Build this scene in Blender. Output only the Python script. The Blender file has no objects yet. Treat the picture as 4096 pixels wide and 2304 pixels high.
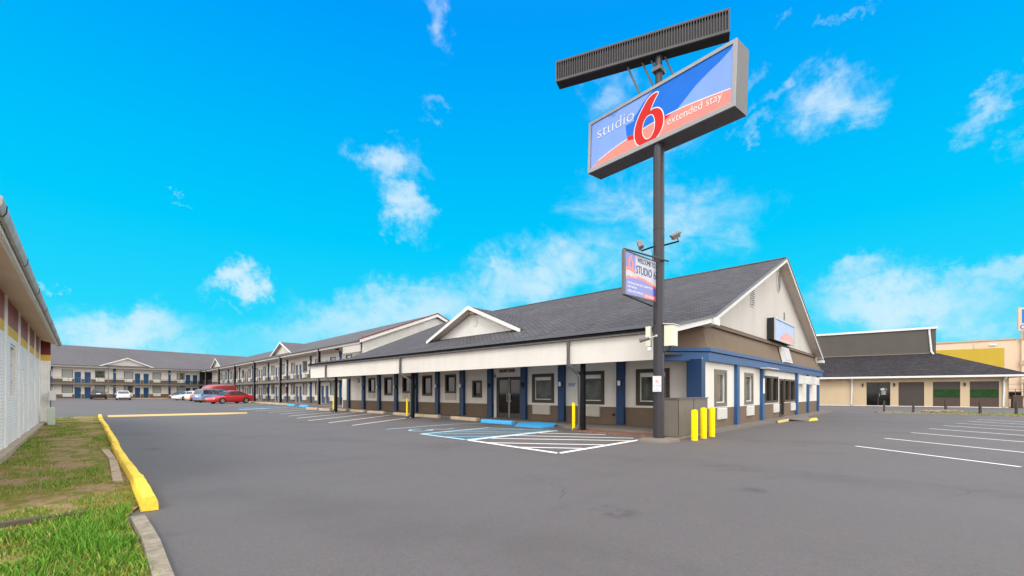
import bpy, bmesh, math, random
from mathutils import Vector, Matrix, noise
random.seed(7)
R = math.radians
SC = bpy.context.scene
COL = SC.collection
PI = math.pi

# ------------------------------------------------------------------ camera frame (world axes = front of the office)
TH = R(43.57)
FW = (math.cos(TH), math.sin(TH)); RT = (math.sin(TH), -math.cos(TH))
def cw(u, d, z=0.0):
    return Vector((FW[0]*d + RT[0]*u, FW[1]*d + RT[1]*u, z))
def ss(a, b, x):
    t = max(0.0, min(1.0, (x-a)/(b-a))); return t*t*(3-2*t)
def g(x, y):
    return .1*ss(10, 38, y)*ss(-3, 2, x) + .33*ss(92, 104, y)*ss(14, 0, x)

# ------------------------------------------------------------------ materials
MATS = {}
def nt(name):
    m = bpy.data.materials.new(name); m.use_nodes = True
    t = m.node_tree; t.nodes.clear()
    out = t.nodes.new('ShaderNodeOutputMaterial'); b = t.nodes.new('ShaderNodeBsdfPrincipled')
    t.links.new(b.outputs[0], out.inputs[0])
    MATS[name] = m
    return m, t, b
def N(t, typ, **kw):
    n = t.nodes.new(typ)
    for k, v in kw.items():
        if k.startswith('i_'):
            key = k[2:]
            key = int(key) if key.isdigit() else key.replace('_', ' ')
            n.inputs[key].default_value = v
        else: setattr(n, k, v)
    return n
def c4(c): return (c[0], c[1], c[2], 1)
def mixc(t, fac, a, b, blend='MIX'):
    n = t.nodes.new('ShaderNodeMix'); n.data_type = 'RGBA'; n.blend_type = blend
    for sock, v in ((n.inputs[0], fac), (n.inputs[6], a), (n.inputs[7], b)):
        if isinstance(v, bpy.types.NodeSocket): t.links.new(v, sock)
        elif isinstance(v, (tuple, list)): sock.default_value = c4(v)
        else: sock.default_value = v
    return n.outputs[2]
def ramp(t, src, a, b, c0=(0,0,0), c1=(1,1,1)):
    n = t.nodes.new('ShaderNodeValToRGB'); t.links.new(src, n.inputs[0])
    e = n.color_ramp.elements; e[0].position = a; e[1].position = b; e[0].color = c4(c0); e[1].color = c4(c1)
    return n.outputs[0]
def mat(name, col, rough=.7, var=.1, scale=2.0, bump=0.0, bscale=60, metal=0.0, spec=.4, dirt=0.0, coat=0.0, streak=False):
    m, t, b = nt(name)
    tc = N(t, 'ShaderNodeTexCoord')
    n1 = N(t, 'ShaderNodeTexNoise', i_Scale=scale, i_Detail=6.0, i_Roughness=.65)
    if streak:
        mp = N(t, 'ShaderNodeMapping'); mp.inputs['Scale'].default_value = (1, 1, .18)
        t.links.new(tc.outputs['Object'], mp.inputs[0]); t.links.new(mp.outputs[0], n1.inputs[0])
    else: t.links.new(tc.outputs['Object'], n1.inputs[0])
    f = ramp(t, n1.outputs[0], .3, .7)
    lo = [max(0, x*(1-var)) for x in col]; hi = [min(1, x*(1+var)) for x in col]
    c = mixc(t, f, lo, hi)
    if dirt:
        n2 = N(t, 'ShaderNodeTexNoise', i_Scale=scale*.37, i_Detail=8.0, i_Roughness=.7)
        t.links.new(tc.outputs['Object'], n2.inputs[0])
        f2 = ramp(t, n2.outputs[0], .5, .75, (0,0,0), (dirt,)*3)
        c = mixc(t, f2, c, [x*.45 for x in col])
    t.links.new(c, b.inputs['Base Color'])
    b.inputs['Roughness'].default_value = rough; b.inputs['Metallic'].default_value = metal
    b.inputs['Specular IOR Level'].default_value = spec; b.inputs['Coat Weight'].default_value = coat
    if bump:
        n3 = N(t, 'ShaderNodeTexNoise', i_Scale=bscale, i_Detail=3.0)
        t.links.new(tc.outputs['Object'], n3.inputs[0])
        bp = N(t, 'ShaderNodeBump', i_Strength=bump, i_Distance=.02)
        t.links.new(n3.outputs[0], bp.inputs['Height']); t.links.new(bp.outputs[0], b.inputs['Normal'])
    return m
def mat_brick(name, c1, c2, cm, bw, bh, mortar, rough=.9, bump=.3, var=.25, off=.5, nscale=.6, smooth=.1):
    m, t, b = nt(name)
    uv = N(t, 'ShaderNodeUVMap'); tc = N(t, 'ShaderNodeTexCoord')
    br = N(t, 'ShaderNodeTexBrick', i_Scale=1.0, i_Color1=c4(c1), i_Color2=c4(c2), i_Mortar=c4(cm))
    br.offset = off
    br.inputs['Brick Width'].default_value = bw; br.inputs['Row Height'].default_value = bh
    br.inputs['Mortar Size'].default_value = mortar; br.inputs['Mortar Smooth'].default_value = smooth
    br.inputs['Bias'].default_value = 0.0
    # slight wobble of the courses
    nz = N(t, 'ShaderNodeTexNoise', i_Scale=1.3, i_Detail=3.0); t.links.new(tc.outputs['Object'], nz.inputs[0])
    va = N(t, 'ShaderNodeVectorMath', operation='SCALE'); t.links.new(nz.outputs[1], va.inputs[0]); va.inputs['Scale'].default_value = bh*.22
    vb = N(t, 'ShaderNodeVectorMath', operation='ADD'); t.links.new(uv.outputs[0], vb.inputs[0]); t.links.new(va.outputs[0], vb.inputs[1])
    t.links.new(vb.outputs[0], br.inputs['Vector'])
    n1 = N(t, 'ShaderNodeTexNoise', i_Scale=nscale, i_Detail=7.0, i_Roughness=.7); t.links.new(tc.outputs['Object'], n1.inputs[0])
    f = ramp(t, n1.outputs[0], .3, .72, (1-var,)*3, (1+var*.6,)*3)
    c = mixc(t, 1.0, br.outputs[0], f, 'MULTIPLY')
    t.links.new(c, b.inputs['Base Color']); b.inputs['Roughness'].default_value = rough; b.inputs['Specular IOR Level'].default_value = .2
    inv = N(t, 'ShaderNodeMath', operation='SUBTRACT'); inv.inputs[0].default_value = 1; t.links.new(br.outputs[1], inv.inputs[1])
    bp = N(t, 'ShaderNodeBump', i_Strength=bump, i_Distance=.02); t.links.new(inv.outputs[0], bp.inputs['Height'])
    t.links.new(bp.outputs[0], b.inputs['Normal'])
    return m
def mat_lines(name, col, period, axis='z', rough=.6, depth=.5, dark=.6, var=.06, sharp=.12):
    # horizontal (or vertical) lap / rib lines by UV
    m, t, b = nt(name)
    uv = N(t, 'ShaderNodeUVMap'); tc = N(t, 'ShaderNodeTexCoord')
    sx = N(t, 'ShaderNodeSeparateXYZ'); t.links.new(uv.outputs[0], sx.inputs[0])
    d = N(t, 'ShaderNodeMath', operation='DIVIDE'); t.links.new(sx.outputs[1 if axis == 'z' else 0], d.inputs[0]); d.inputs[1].default_value = period
    fr = N(t, 'ShaderNodeMath', operation='FRACT'); t.links.new(d.outputs[0], fr.inputs[0])
    f = ramp(t, fr.outputs[0], 0.0, sharp, (dark,)*3, (1,1,1))
    n1 = N(t, 'ShaderNodeTexNoise', i_Scale=1.5, i_Detail=6.0); t.links.new(tc.outputs['Object'], n1.inputs[0])
    c0 = mixc(t, ramp(t, n1.outputs[0], .3, .7), [x*(1-var) for x in col], [min(1, x*(1+var)) for x in col])
    c = mixc(t, 1.0, c0, f, 'MULTIPLY'); t.links.new(c, b.inputs['Base Color'])
    b.inputs['Roughness'].default_value = rough
    bp = N(t, 'ShaderNodeBump', i_Strength=depth, i_Distance=.02); t.links.new(fr.outputs[0], bp.inputs['Height']); t.links.new(bp.outputs[0], b.inputs['Normal'])
    return m

CREAM = mat('stucco_cream', (.655, .62, .575), .85, .05, 1.2, .15, 90, spec=.2, dirt=.10, streak=True)
CREAMW = mat('wall_cream', (.69, .65, .595), .85, .05, 1.2, .15, 90, spec=.2, dirt=.10, streak=True)
WARM = mat('stucco_warm', (.52, .49, .455), .85, .05, 1.2, .15, 90, spec=.2, dirt=.08, streak=True)
BROWN = mat('wainscot_brown', (.165, .12, .085), .85, .10, 1.5, .2, 90, spec=.2, dirt=.2)
MANS = mat('mansard_taupe', (.17, .125, .090), .85, .07, 1.0, .12, 80, spec=.2, dirt=.12)
SOFFIT = mat('soffit_taupe', (.62, .55, .48), .9, .06, 1.0)
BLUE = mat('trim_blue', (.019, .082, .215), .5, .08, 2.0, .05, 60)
PILB = mat('pillar_blue_shaded', (.0085, .040, .115), .5, .1, 2.0, .05, 60, dirt=.2)  # trim blue darkened for the porch shade, plus some dirt
DBLUE = mat('door_blue', (.006, .062, .165), .45, .06, 2.0)
WHITE = mat('trim_white', (.64, .63, .61), .55, .05, 1.5, dirt=.08)
GUTTER = mat('gutter_white', (.62, .61, .6), .45, .06, 1.2, dirt=.15)
CHAR = mat('charcoal_metal', (.010, .010, .012), .8, .15, 2.0, spec=.12)
POLEM = mat('pole_paint', (.034, .031, .038), .42, .15, 1.0, .03, 40, metal=.1)
GREYM = mat('grey_metal', (.12, .116, .12), .5, .1, 2.0, metal=.2)
SILVER = mat('silver_frame', (.5, .5, .51), .35, .06, 2.0, metal=.4)
DARK = mat('dark_underside', (.014, .013, .015), .6, .15, 2.0)
BRFRAME = mat('window_brown', (.055, .042, .03), .6, .1, 2.0)
ALU = mat('window_aluminium', (.68, .68, .66), .4, .05, 3.0)
ACM = mat_lines('ac_louvre', (.64, .63, .60), .045, 'z', .5, .3, .72)
ACT = mat_lines('ac_grille', (.50, .45, .385), .04, 'z', .6, .25, .8)
YEL = mat('yellow_paint', (.93, .68, .0), .6, .06, 5.0, .05, 40, spec=.15, dirt=.3)
YELK = mat('yellow_kerb_paint', (.92, .63, .06), .75, .14, 7.0, .5, 30, dirt=.55)
BLUST = mat('handicap_blue', (.04, .36, .74), .6, .12, 4.0, .2, 30, dirt=.15)
TANC = mat('tan_concrete', (.40, .31, .22), .9, .18, 3.0, .4, 30, dirt=.3)
CONC = mat('concrete', (.27, .23, .175), .95, .4, 9.0, .8, 45, dirt=.75)
WALK = mat('walk_concrete', (.17, .148, .128), .9, .14, 1.5, .3, 40, dirt=.3)
UTIL = mat('utility_grey', (.15, .132, .108), .6, .10, 1.2, dirt=.12)
BEIGE = mat('beige_wall', (.50, .385, .255), .85, .06, .8, .1, 70, dirt=.06, streak=True)
TAUPE = mat('upper_taupe', (.085, .075, .068), .85, .08, .8, .1, 60)
SHUT = mat_lines('roller_shutter', (.055, .042, .036), .09, 'z', .5, .5, .6)
BIGB = mat('warehouse_beige', (.62, .47, .34), .85, .05, .4, dirt=.05, streak=True)
OLIVE = mat('panel_mustard', (.44, .31, .03), .8, .06, .8)
WOODP = mat('weathered_wood', (.06, .05, .045), .9, .3, 5.0, .4, 30)
PLANKM = mat('timber_brown', (.09, .065, .05), .85, .3, 4.0, .4, 25)
RUBBER = mat('tyre_rubber', (.015, .015, .016), .8, .2, 10)
RIM = mat('wheel_alloy', (.62, .62, .63), .3, .08, 8, metal=.7)
CHROME = mat('chrome', (.7, .7, .7), .2, .05, 5, metal=.9)
REDL = mat('lamp_red', (.55, .02, .02), .2, .1, 8, coat=.5)
AMBER = mat('lamp_amber', (.55, .17, .03), .25, .1, 8, coat=.5)
HEADL = mat('lamp_clear', (.55, .56, .57), .15, .1, 10, coat=.5)
BLACKP = mat('black_plastic', (.02, .02, .021), .6, .15, 5)
PLATE = mat('plate_white', (.75, .75, .75), .4, .04, 8)
PAPERW = mat('sign_white', (.82, .82, .84), .4, .02, 5)
INKB = mat('ink_navy', (.03, .05, .22), .5, .05, 5)
INKK = mat('ink_black', (.02, .02, .025), .5, .05, 5)
INKR = mat('ink_red', (.55, .02, .03), .5, .05, 5)
LETM = mat('letter_metal', (.12, .055, .05), .45, .1, 5, metal=.2)
MUD = mat('bare_earth', (.30, .2, .13), .95, .25, 6, .5, 20)
DKRED = mat('band_dark_red', (.20, .045, .045), .8, .12, 2.0, .1, 60)
BANDP = mat('band_glare_red', (.34, .155, .15), .85, .12, 2.0, .1, 60)  # dark red band lightened for glare; the end fin keeps the plain red
BANDY = mat('band_yellow', (.70, .47, .07), .8, .1, 2.0, .1, 60)
SOFFL = mat_lines('soffit_vinyl', (.78, .63, .52), .11, 'x', .7, .3, .88)
LIMB = mat('broken_wood', (.35, .26, .18), .95, .3, 8, .5, 30)
GLASSD = None

SHING = mat_brick('shingle_charcoal', (.083, .079, .088), (.122, .117, .130), (.032, .030, .035), .34, .16, .022, .95, .55, .20, nscale=.5)
SHINGF = mat_brick('shingle_hazed_grey', (.115, .108, .120), (.140, .133, .147), (.085, .08, .09), .32, .15, .015, .95, .3, .14, nscale=.12)  # wing roofs: haze and grazing light put into the lighter grey
SHINGR = mat_brick('shingle_slate', (.032, .030, .036), (.058, .055, .063), (.016, .015, .018), .32, .16, .02, .95, .6, .2, nscale=.4)
LWBRICK = mat_brick('painted_brick', (.80, .785, .76), (.85, .835, .81), (.68, .665, .64), .215, .075, .008, .85, .35, .12, nscale=1.2)
PAVER = mat_brick('brick_paver', (.23, .10, .07), (.30, .15, .10), (.10, .07, .06), .2, .1, .01, .9, .4, .35, nscale=2.0)
SIDING = mat_lines('lap_siding', (.70, .685, .645), .12, 'z', .6, .6, .74)
MSTUC = mat('painted_stucco', (.80, .79, .76), .9, .08, 3.0, .9, 45, dirt=.2, streak=True)

def glass(name, base, rough=.06, curtain=None, spec=.4, coat=.15):
    m, t, b = nt(name)
    tc = N(t, 'ShaderNodeTexCoord')
    if curtain:
        w = N(t, 'ShaderNodeTexWave', i_Scale=9.0, i_Distortion=1.5, i_Detail=2.0); w.bands_direction = 'X'
        t.links.new(tc.outputs['Object'], w.inputs[0])
        c = mixc(t, ramp(t, w.outputs[0], .1, .9), base, curtain)
    else:
        n = N(t, 'ShaderNodeTexNoise', i_Scale=1.4, i_Detail=4.0); t.links.new(tc.outputs['Object'], n.inputs[0])
        c = mixc(t, ramp(t, n.outputs[0], .35, .65), [x*.5 for x in base], [x*1.5 for x in base])
    t.links.new(c, b.inputs['Base Color'])
    b.inputs['Roughness'].default_value = rough; b.inputs['Specular IOR Level'].default_value = spec
    b.inputs['Coat Weight'].default_value = coat; b.inputs['Coat Roughness'].default_value = .02
    return m
GL_DARK = glass('glass_dark', (.010, .009, .008), .05, spec=.22, coat=0)
GL_MID = glass('glass_grey', (.085, .088, .075), spec=.5)
GL_CURT = glass('glass_curtained', (.30, .325, .30), curtain=(.40, .42, .39))
GL_BLIND = glass('glass_blinds', (.32, .33, .33), curtain=(.42, .43, .43))
GL_CAR = glass('car_glass', (.05, .055, .055), .12, spec=.35)
def paint(name, col, rough=.28):
    m, t, b = nt(name)
    tc = N(t, 'ShaderNodeTexCoord'); n = N(t, 'ShaderNodeTexNoise', i_Scale=3.0, i_Detail=4.0); t.links.new(tc.outputs['Object'], n.inputs[0])
    c = mixc(t, ramp(t, n.outputs[0], .3, .7), [x*.92 for x in col], [min(1, x*1.06) for x in col]); t.links.new(c, b.inputs['Base Color'])
    b.inputs['Roughness'].default_value = rough; b.inputs['Coat Weight'].default_value = .6; b.inputs['Coat Roughness'].default_value = .06
    return m
def signface(name, col, gl=.3, grough=.03):
    m = bpy.data.materials.new(name); m.use_nodes = True; t = m.node_tree; t.nodes.clear()
    out = N(t, 'ShaderNodeOutputMaterial'); tc = N(t, 'ShaderNodeTexCoord')
    n = N(t, 'ShaderNodeTexNoise', i_Scale=2.0, i_Detail=4.0); t.links.new(tc.outputs['Object'], n.inputs[0])
    d = N(t, 'ShaderNodeBsdfDiffuse'); gs = N(t, 'ShaderNodeBsdfGlossy', i_Roughness=grough); gs.inputs[0].default_value = (.95, .95, .97, 1)
    t.links.new(mixc(t, ramp(t, n.outputs[0], .3, .7), [x*.93 for x in col], [min(1, x*1.05) for x in col]), d.inputs[0])
    mx = N(t, 'ShaderNodeMixShader'); mx.inputs[0].default_value = gl
    t.links.new(d.outputs[0], mx.inputs[1]); t.links.new(gs.outputs[0], mx.inputs[2]); t.links.new(mx.outputs[0], out.inputs[0])
    return m
SLAT = mat('slat_grey', (.06, .057, .062), .6, .15, 3.0)
SG_BLUE = signface('face_glare_blue', (.13, .265, .68), .06, .08)  # sky glare put into the colour; the pale red below likewise
SG_DEEP = signface('face_reflection_blue', (.0, .125, .56), .02, .1)  # the same blue where a dark reflection cuts the glare
SG_RED = signface('face_glare_red', (.74, .15, .11), .08, .08)
SG_DRED = signface('face_reflection_red', (.52, .010, .006), .02, .1)
SG_WHITE = signface('face_white', (.62, .62, .64), .08, .1)
BN_BLUE = signface('banner_blue', (.045, .075, .42), .14, .15)
BN_RED = signface('banner_red', (.62, .06, .05), .14, .15)
BN_WHITE = signface('banner_white', (.46, .46, .50), .08, .15)

# asphalt
def mat_asphalt():
    m, t, b = nt('asphalt')
    tc = N(t, 'ShaderNodeTexCoord'); P = tc.outputs['Object']
    def nz(s, d=8.0, r=.65, vec=P):
        n = N(t, 'ShaderNodeTexNoise', i_Scale=s, i_Detail=d, i_Roughness=r); t.links.new(vec, n.inputs[0]); return n.outputs[0]
    c = mixc(t, ramp(t, nz(.09, 6), .32, .68), (.104, .092, .0935), (.124, .1115, .1125))
    c = mixc(t, ramp(t, nz(.35, 8, .75), .52, .74, (0,0,0), (.62,)*3), c, (.078, .070, .072))
    c = mixc(t, ramp(t, nz(1.7, 8, .8), .58, .78, (0,0,0), (.35,)*3), c, (.155, .144, .142))
    mp = N(t, 'ShaderNodeMapping'); mp.inputs['Rotation'].default_value = (0, 0, .62); mp.inputs['Scale'].default_value = (.12, 1.1, 1); t.links.new(P, mp.inputs[0])
    c = mixc(t, ramp(t, nz(.8, 6, .7, mp.outputs[0]), .56, .74, (0,0,0), (.38,)*3), c, (.082, .074, .078))
    # fine stone
    v = N(t, 'ShaderNodeTexVoronoi', i_Scale=70.0); t.links.new(P, v.inputs['Vector'])
    c = mixc(t, .11, c, mixc(t, 1.0, v.outputs['Color'], (.27, .255, .255), 'MULTIPLY'))
    # oil spots
    v2 = N(t, 'ShaderNodeTexVoronoi', i_Scale=.42, i_Randomness=1.0); t.links.new(P, v2.inputs['Vector'])
    sp = ramp(t, v2.outputs['Distance'], .03, .15, (.65,)*3, (0,0,0))
    c = mixc(t, mixc(t, 1.0, sp, ramp(t, nz(3.0), .45, .6), 'MULTIPLY'), c, (.04, .036, .037))
    # hairline cracks
    vv = N(t, 'ShaderNodeVectorMath', operation='SCALE'); n4 = N(t, 'ShaderNodeTexNoise', i_Scale=.9, i_Detail=4.0); t.links.new(P, n4.inputs[0]); t.links.new(n4.outputs[1], vv.inputs[0]); vv.inputs['Scale'].default_value = 1.2
    va = N(t, 'ShaderNodeVectorMath', operation='ADD'); t.links.new(P, va.inputs[0]); t.links.new(vv.outputs[0], va.inputs[1])
    v3 = N(t, 'ShaderNodeTexVoronoi', i_Scale=.17, feature='DISTANCE_TO_EDGE'); t.links.new(va.outputs[0], v3.inputs['Vector'])
    cr = ramp(t, v3.outputs['Distance'], .0012, .0042, (.65,)*3, (0,0,0))
    c = mixc(t, mixc(t, 1.0, cr, ramp(t, nz(.4), .5, .6), 'MULTIPLY'), c, (.045, .041, .042))
    wv = N(t, 'ShaderNodeTexWave', i_Scale=.055, i_Distortion=7.0, i_Detail=3.0); wv.inputs['Detail Scale'].default_value = .6
    mp3 = N(t, 'ShaderNodeMapping'); mp3.inputs['Rotation'].default_value = (0, 0, -.35); t.links.new(P, mp3.inputs[0]); t.links.new(mp3.outputs[0], wv.inputs[0])
    tr = mixc(t, 1.0, ramp(t, wv.outputs[0], .82, 1.0, (0,0,0), (.30,)*3), ramp(t, nz(.6, 5), .4, .6), 'MULTIPLY')
    c = mixc(t, tr, c, (.066, .058, .060))
    t.links.new(c, b.inputs['Base Color'])
    rr = N(t, 'ShaderNodeMapRange', i_3=.62, i_4=.9); t.links.new(nz(.3), rr.inputs[0]); t.links.new(rr.outputs[0], b.inputs['Roughness'])
    b.inputs['Specular IOR Level'].default_value = .3
    bp = N(t, 'ShaderNodeBump', i_Strength=.2, i_Distance=.012); t.links.new(v.outputs['Distance'], bp.inputs['Height'])
    bp2 = N(t, 'ShaderNodeBump', i_Strength=.25, i_Distance=.03); t.links.new(nz(2.2), bp2.inputs['Height']); t.links.new(bp.outputs[0], bp2.inputs['Normal'])
    t.links.new(bp2.outputs[0], b.inputs['Normal'])
    return m
ASPH = mat_asphalt()
def mat_worn(name, col, wear=.5, under=(.11, .099, .099)):
    m, t, b = nt(name)
    tc = N(t, 'ShaderNodeTexCoord')
    n = N(t, 'ShaderNodeTexNoise', i_Scale=5.0, i_Detail=9.0, i_Roughness=.75); t.links.new(tc.outputs['Object'], n.inputs[0])
    n2 = N(t, 'ShaderNodeTexNoise', i_Scale=.5, i_Detail=3.0); t.links.new(tc.outputs['Object'], n2.inputs[0])
    ad = N(t, 'ShaderNodeMath', operation='ADD'); t.links.new(n.outputs[0], ad.inputs[0]); t.links.new(n2.outputs[0], ad.inputs[1])
    hf = N(t, 'ShaderNodeMath', operation='MULTIPLY'); t.links.new(ad.outputs[0], hf.inputs[0]); hf.inputs[1].default_value = .5
    t.links.new(mixc(t, ramp(t, hf.outputs[0], wear, wear+.16), col, under), b.inputs['Base Color'])
    b.inputs['Roughness'].default_value = .75
    return m
PLINE = mat_worn('line_white', (.76, .75, .74), .60)
PBLUE = mat_worn('line_pale_blue', (.36, .62, .75), .62)
PBLUEF = mat_worn('wash_blue', (.055, .115, .17), .45)
PYEL = mat_worn('kerb_line_yellow', (.66, .47, .20), .56, (.46, .36, .28))
def mat_soil():
    m, t, b = nt('turf_soil')
    tc = N(t, 'ShaderNodeTexCoord'); P = tc.outputs['Object']
    def nz(s, d=8.0, r=.7):
        mp = N(t, 'ShaderNodeMapping'); mp.inputs['Scale'].default_value = (1, .6, 1); t.links.new(P, mp.inputs[0])
        n = N(t, 'ShaderNodeTexNoise', i_Scale=s, i_Detail=d, i_Roughness=r); t.links.new(mp.outputs[0], n.inputs[0]); return n.outputs[0]
    c = mixc(t, ramp(t, nz(1.6), .36, .62), (.24, .20, .045), (.16, .18, .03))
    c = mixc(t, ramp(t, nz(2.2), .455, .54), c, (.36, .24, .135))
    c = mixc(t, ramp(t, nz(22.0), .42, .7, (0,0,0), (.6,)*3), c, (.085, .085, .018))
    t.links.new(c, b.inputs['Base Color']); b.inputs['Roughness'].default_value = .95; b.inputs['Specular IOR Level'].default_value = .1
    bp = N(t, 'ShaderNodeBump', i_Strength=.8, i_Distance=.05); t.links.new(nz(14.0), bp.inputs['Height']); t.links.new(bp.outputs[0], b.inputs['Normal'])
    return m
SOIL = mat_soil()
def mat_blade(name, a, b_, c_):
    m, t, b = nt(name)
    ge = N(t, 'ShaderNodeNewGeometry')
    n = t.nodes.new('ShaderNodeValToRGB'); t.links.new(ge.outputs['Random Per Island'], n.inputs[0])
    e = n.color_ramp.elements; e[0].color = c4(a); e[1].color = c4(c_); x = e.new(.55); x.color = c4(b_)
    t.links.new(n.outputs[0], b.inputs['Base Color']); b.inputs['Roughness'].default_value = .55; b.inputs['Specular IOR Level'].default_value = .25
    b.inputs['Subsurface Weight'].default_value = 0
    return m
BLADE = mat_blade('grass_green', (.032, .125, .008), (.095, .27, .016), (.26, .39, .05))
BLADEO = mat_blade('grass_olive', (.13, .17, .02), (.27, .26, .045), (.44, .35, .14))
HEDGE = mat('artificial_hedge', (.010, .05, .007), .8, .8, 14, .9, 30)

# ------------------------------------------------------------------ mesh builder
class MB:
    def __init__(s, T=None):
        s.v = []; s.f = []; s.m = []; s.T = T
    def add(s, pts, faces, mi=0):
        o = len(s.v)
        for p in pts:
            p = Vector(p)
            s.v.append(s.T @ p if s.T else p)
        for f in faces: s.f.append([o+i for i in f]); s.m.append(mi)
    def quad(s, a, b, c, d, mi=0): s.add([a, b, c, d], [(0, 1, 2, 3)], mi)
    def poly(s, pts, mi=0): s.add(pts, [tuple(range(len(pts)))], mi)
    def box(s, x0, x1, y0, y1, z0, z1, mi=0, bev=0.0):
        if x0 > x1: x0, x1 = x1, x0
        if y0 > y1: y0, y1 = y1, y0
        if z0 > z1: z0, z1 = z1, z0
        if bev <= 0:
            s.add([(x0,y0,z0),(x1,y0,z0),(x1,y1,z0),(x0,y1,z0),(x0,y0,z1),(x1,y0,z1),(x1,y1,z1),(x0,y1,z1)],
                  [(0,3,2,1),(4,5,6,7),(0,1,5,4),(1,2,6,5),(2,3,7,6),(3,0,4,7)], mi)
        else:
            bm = bmesh.new(); bmesh.ops.create_cube(bm, size=1)
            for v in bm.verts: v.co = Vector(((x0+x1)/2+v.co.x*(x1-x0), (y0+y1)/2+v.co.y*(y1-y0), (z0+z1)/2+v.co.z*(z1-z0)))
            bmesh.ops.bevel(bm, geom=list(bm.edges), offset=bev, segments=2, affect='EDGES', profile=.6)
            s.frombm(bm, mi)
    def frombm(s, bm, mi=0):
        bm.verts.index_update()
        s.add([v.co for v in bm.verts], [tuple(v.index for v in f.verts) for f in bm.faces], mi); bm.free()
    def prism(s, poly, off, mi=0, cap=True):
        n = len(poly); off = Vector(off); P = [Vector(p) for p in poly]
        pts = P + [p+off for p in P]
        fs = [(i, (i+1) % n, n+(i+1) % n, n+i) for i in range(n)]
        if cap: fs += [tuple(range(n-1, -1, -1)), tuple(range(n, 2*n))]
        s.add(pts, fs, mi)
    def tube(s, path, r, n=8, mi=0, cap=True, closed=False):
        P = [Vector(p) for p in path]; k = len(P); rs = r if isinstance(r, (list, tuple)) else [r]*k
        up = Vector((0, 0, 1)); pts = []
        for i, p in enumerate(P):
            d = (P[min(i+1, k-1)]-P[max(i-1, 0)]).normalized()
            a = d.cross(up)
            if a.length < 1e-3: a = d.cross(Vector((1, 0, 0)))
            a.normalize(); b = d.cross(a)
            for j in range(n):
                q = 2*PI*j/n; pts.append(p+(a*math.cos(q)+b*math.sin(q))*rs[i])
        fs = [(i*n+j, i*n+(j+1) % n, (i+1)*n+(j+1) % n, (i+1)*n+j) for i in range(k-1) for j in range(n)]
        if cap: fs += [tuple(range(n)), tuple(range((k-1)*n+n-1, (k-1)*n-1, -1))]
        s.add(pts, fs, mi)
    def cyl(s, x, y, z0, z1, r, n=20, mi=0, dome=0.0, r1=None):
        r1 = r if r1 is None else r1
        prof = [(r, z0), (r1, z1-dome)]
        if dome > 0: prof += [(r1*.8, z1-dome*.35), (r1*.45, z1-.05*dome)]
        pts = [(x+a*math.cos(2*PI*j/n), y+a*math.sin(2*PI*j/n), z) for a, z in prof for j in range(n)]
        k = len(prof)
        fs = [(i*n+j, i*n+(j+1) % n, (i+1)*n+(j+1) % n, (i+1)*n+j) for i in range(k-1) for j in range(n)]
        fs += [tuple(range(n-1, -1, -1)), tuple(range((k-1)*n, k*n))]
        s.add(pts, fs, mi)
    def build(s, name, mats, parent=None, smooth=None, loc=None, rotz=0.0, world=False, recalc=True):
        if not isinstance(mats, (list, tuple)): mats = [mats]
        me = bpy.data.meshes.new(name)
        vs = s.v
        if world and parent is not None:
            inv = WM[parent.name].inverted(); vs = [inv @ v for v in vs]
        me.from_pydata([tuple(v) for v in vs], [], s.f)
        for mt in mats: me.materials.append(mt)
        me.polygons.foreach_set('material_index', s.m)
        if recalc:
            bm = bmesh.new(); bm.from_mesh(me); bmesh.ops.recalc_face_normals(bm, faces=list(bm.faces)); bm.to_mesh(me); bm.free()
        uvl = me.uv_layers.new(name='UVMap'); dat = uvl.data
        up = Vector((0, 0, 1))
        if len(me.polygons) < 60000:
            for p in me.polygons:
                n = p.normal; t = up.cross(n)
                t = Vector((1, 0, 0)) if t.length < 1e-3 else t.normalized()
                b = n.cross(t)
                for li in p.loop_indices:
                    co = me.vertices[me.loops[li].vertex_index].co
                    dat[li].uv = (co.dot(t), co.dot(b))
        if smooth is not None:
            me.shade_smooth(); me.set_sharp_from_angle(angle=R(smooth))
        o = bpy.data.objects.new(name, me); COL.objects.link(o)
        if loc is not None: o.location = loc
        o.rotation_euler = (0, 0, rotz)
        if parent is not None: o.parent = parent
        return o
WM = {}
USEDL = set()
def tag(o, label, cat, group=None):
    n = len(label.split())
    if not 4 <= n <= 16: print('LABEL LENGTH', n, label)
    if label in USEDL and not group: print('DUP LABEL', label)
    USEDL.add(label)
    o['label'] = label; o['category'] = cat
    if group: o['group'] = group
    WM[o.name] = Matrix.Translation(o.location) @ o.rotation_euler.to_matrix().to_4x4()
    return o
def thing(name, label, cat, loc=(0,0,0), rotz=0.0, group=None):
    o = bpy.data.objects.new(name, None); COL.objects.link(o); o.empty_display_size = .3
    o.location = loc; o.rotation_euler = (0, 0, rotz)
    return tag(o, label, cat, group)
def struct(o, kind='structure'): o['kind'] = kind; return o
def copy_tree(o, parent=None, loc=None, rotz=None):
    c = o.copy(); COL.objects.link(c)
    if parent is not None: c.parent = parent
    if loc is not None: c.location = loc
    if rotz is not None: c.rotation_euler = (0, 0, rotz)
    for ch in list(o.children): copy_tree(ch, c)
    return c
def kid(p, c): return c
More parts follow.
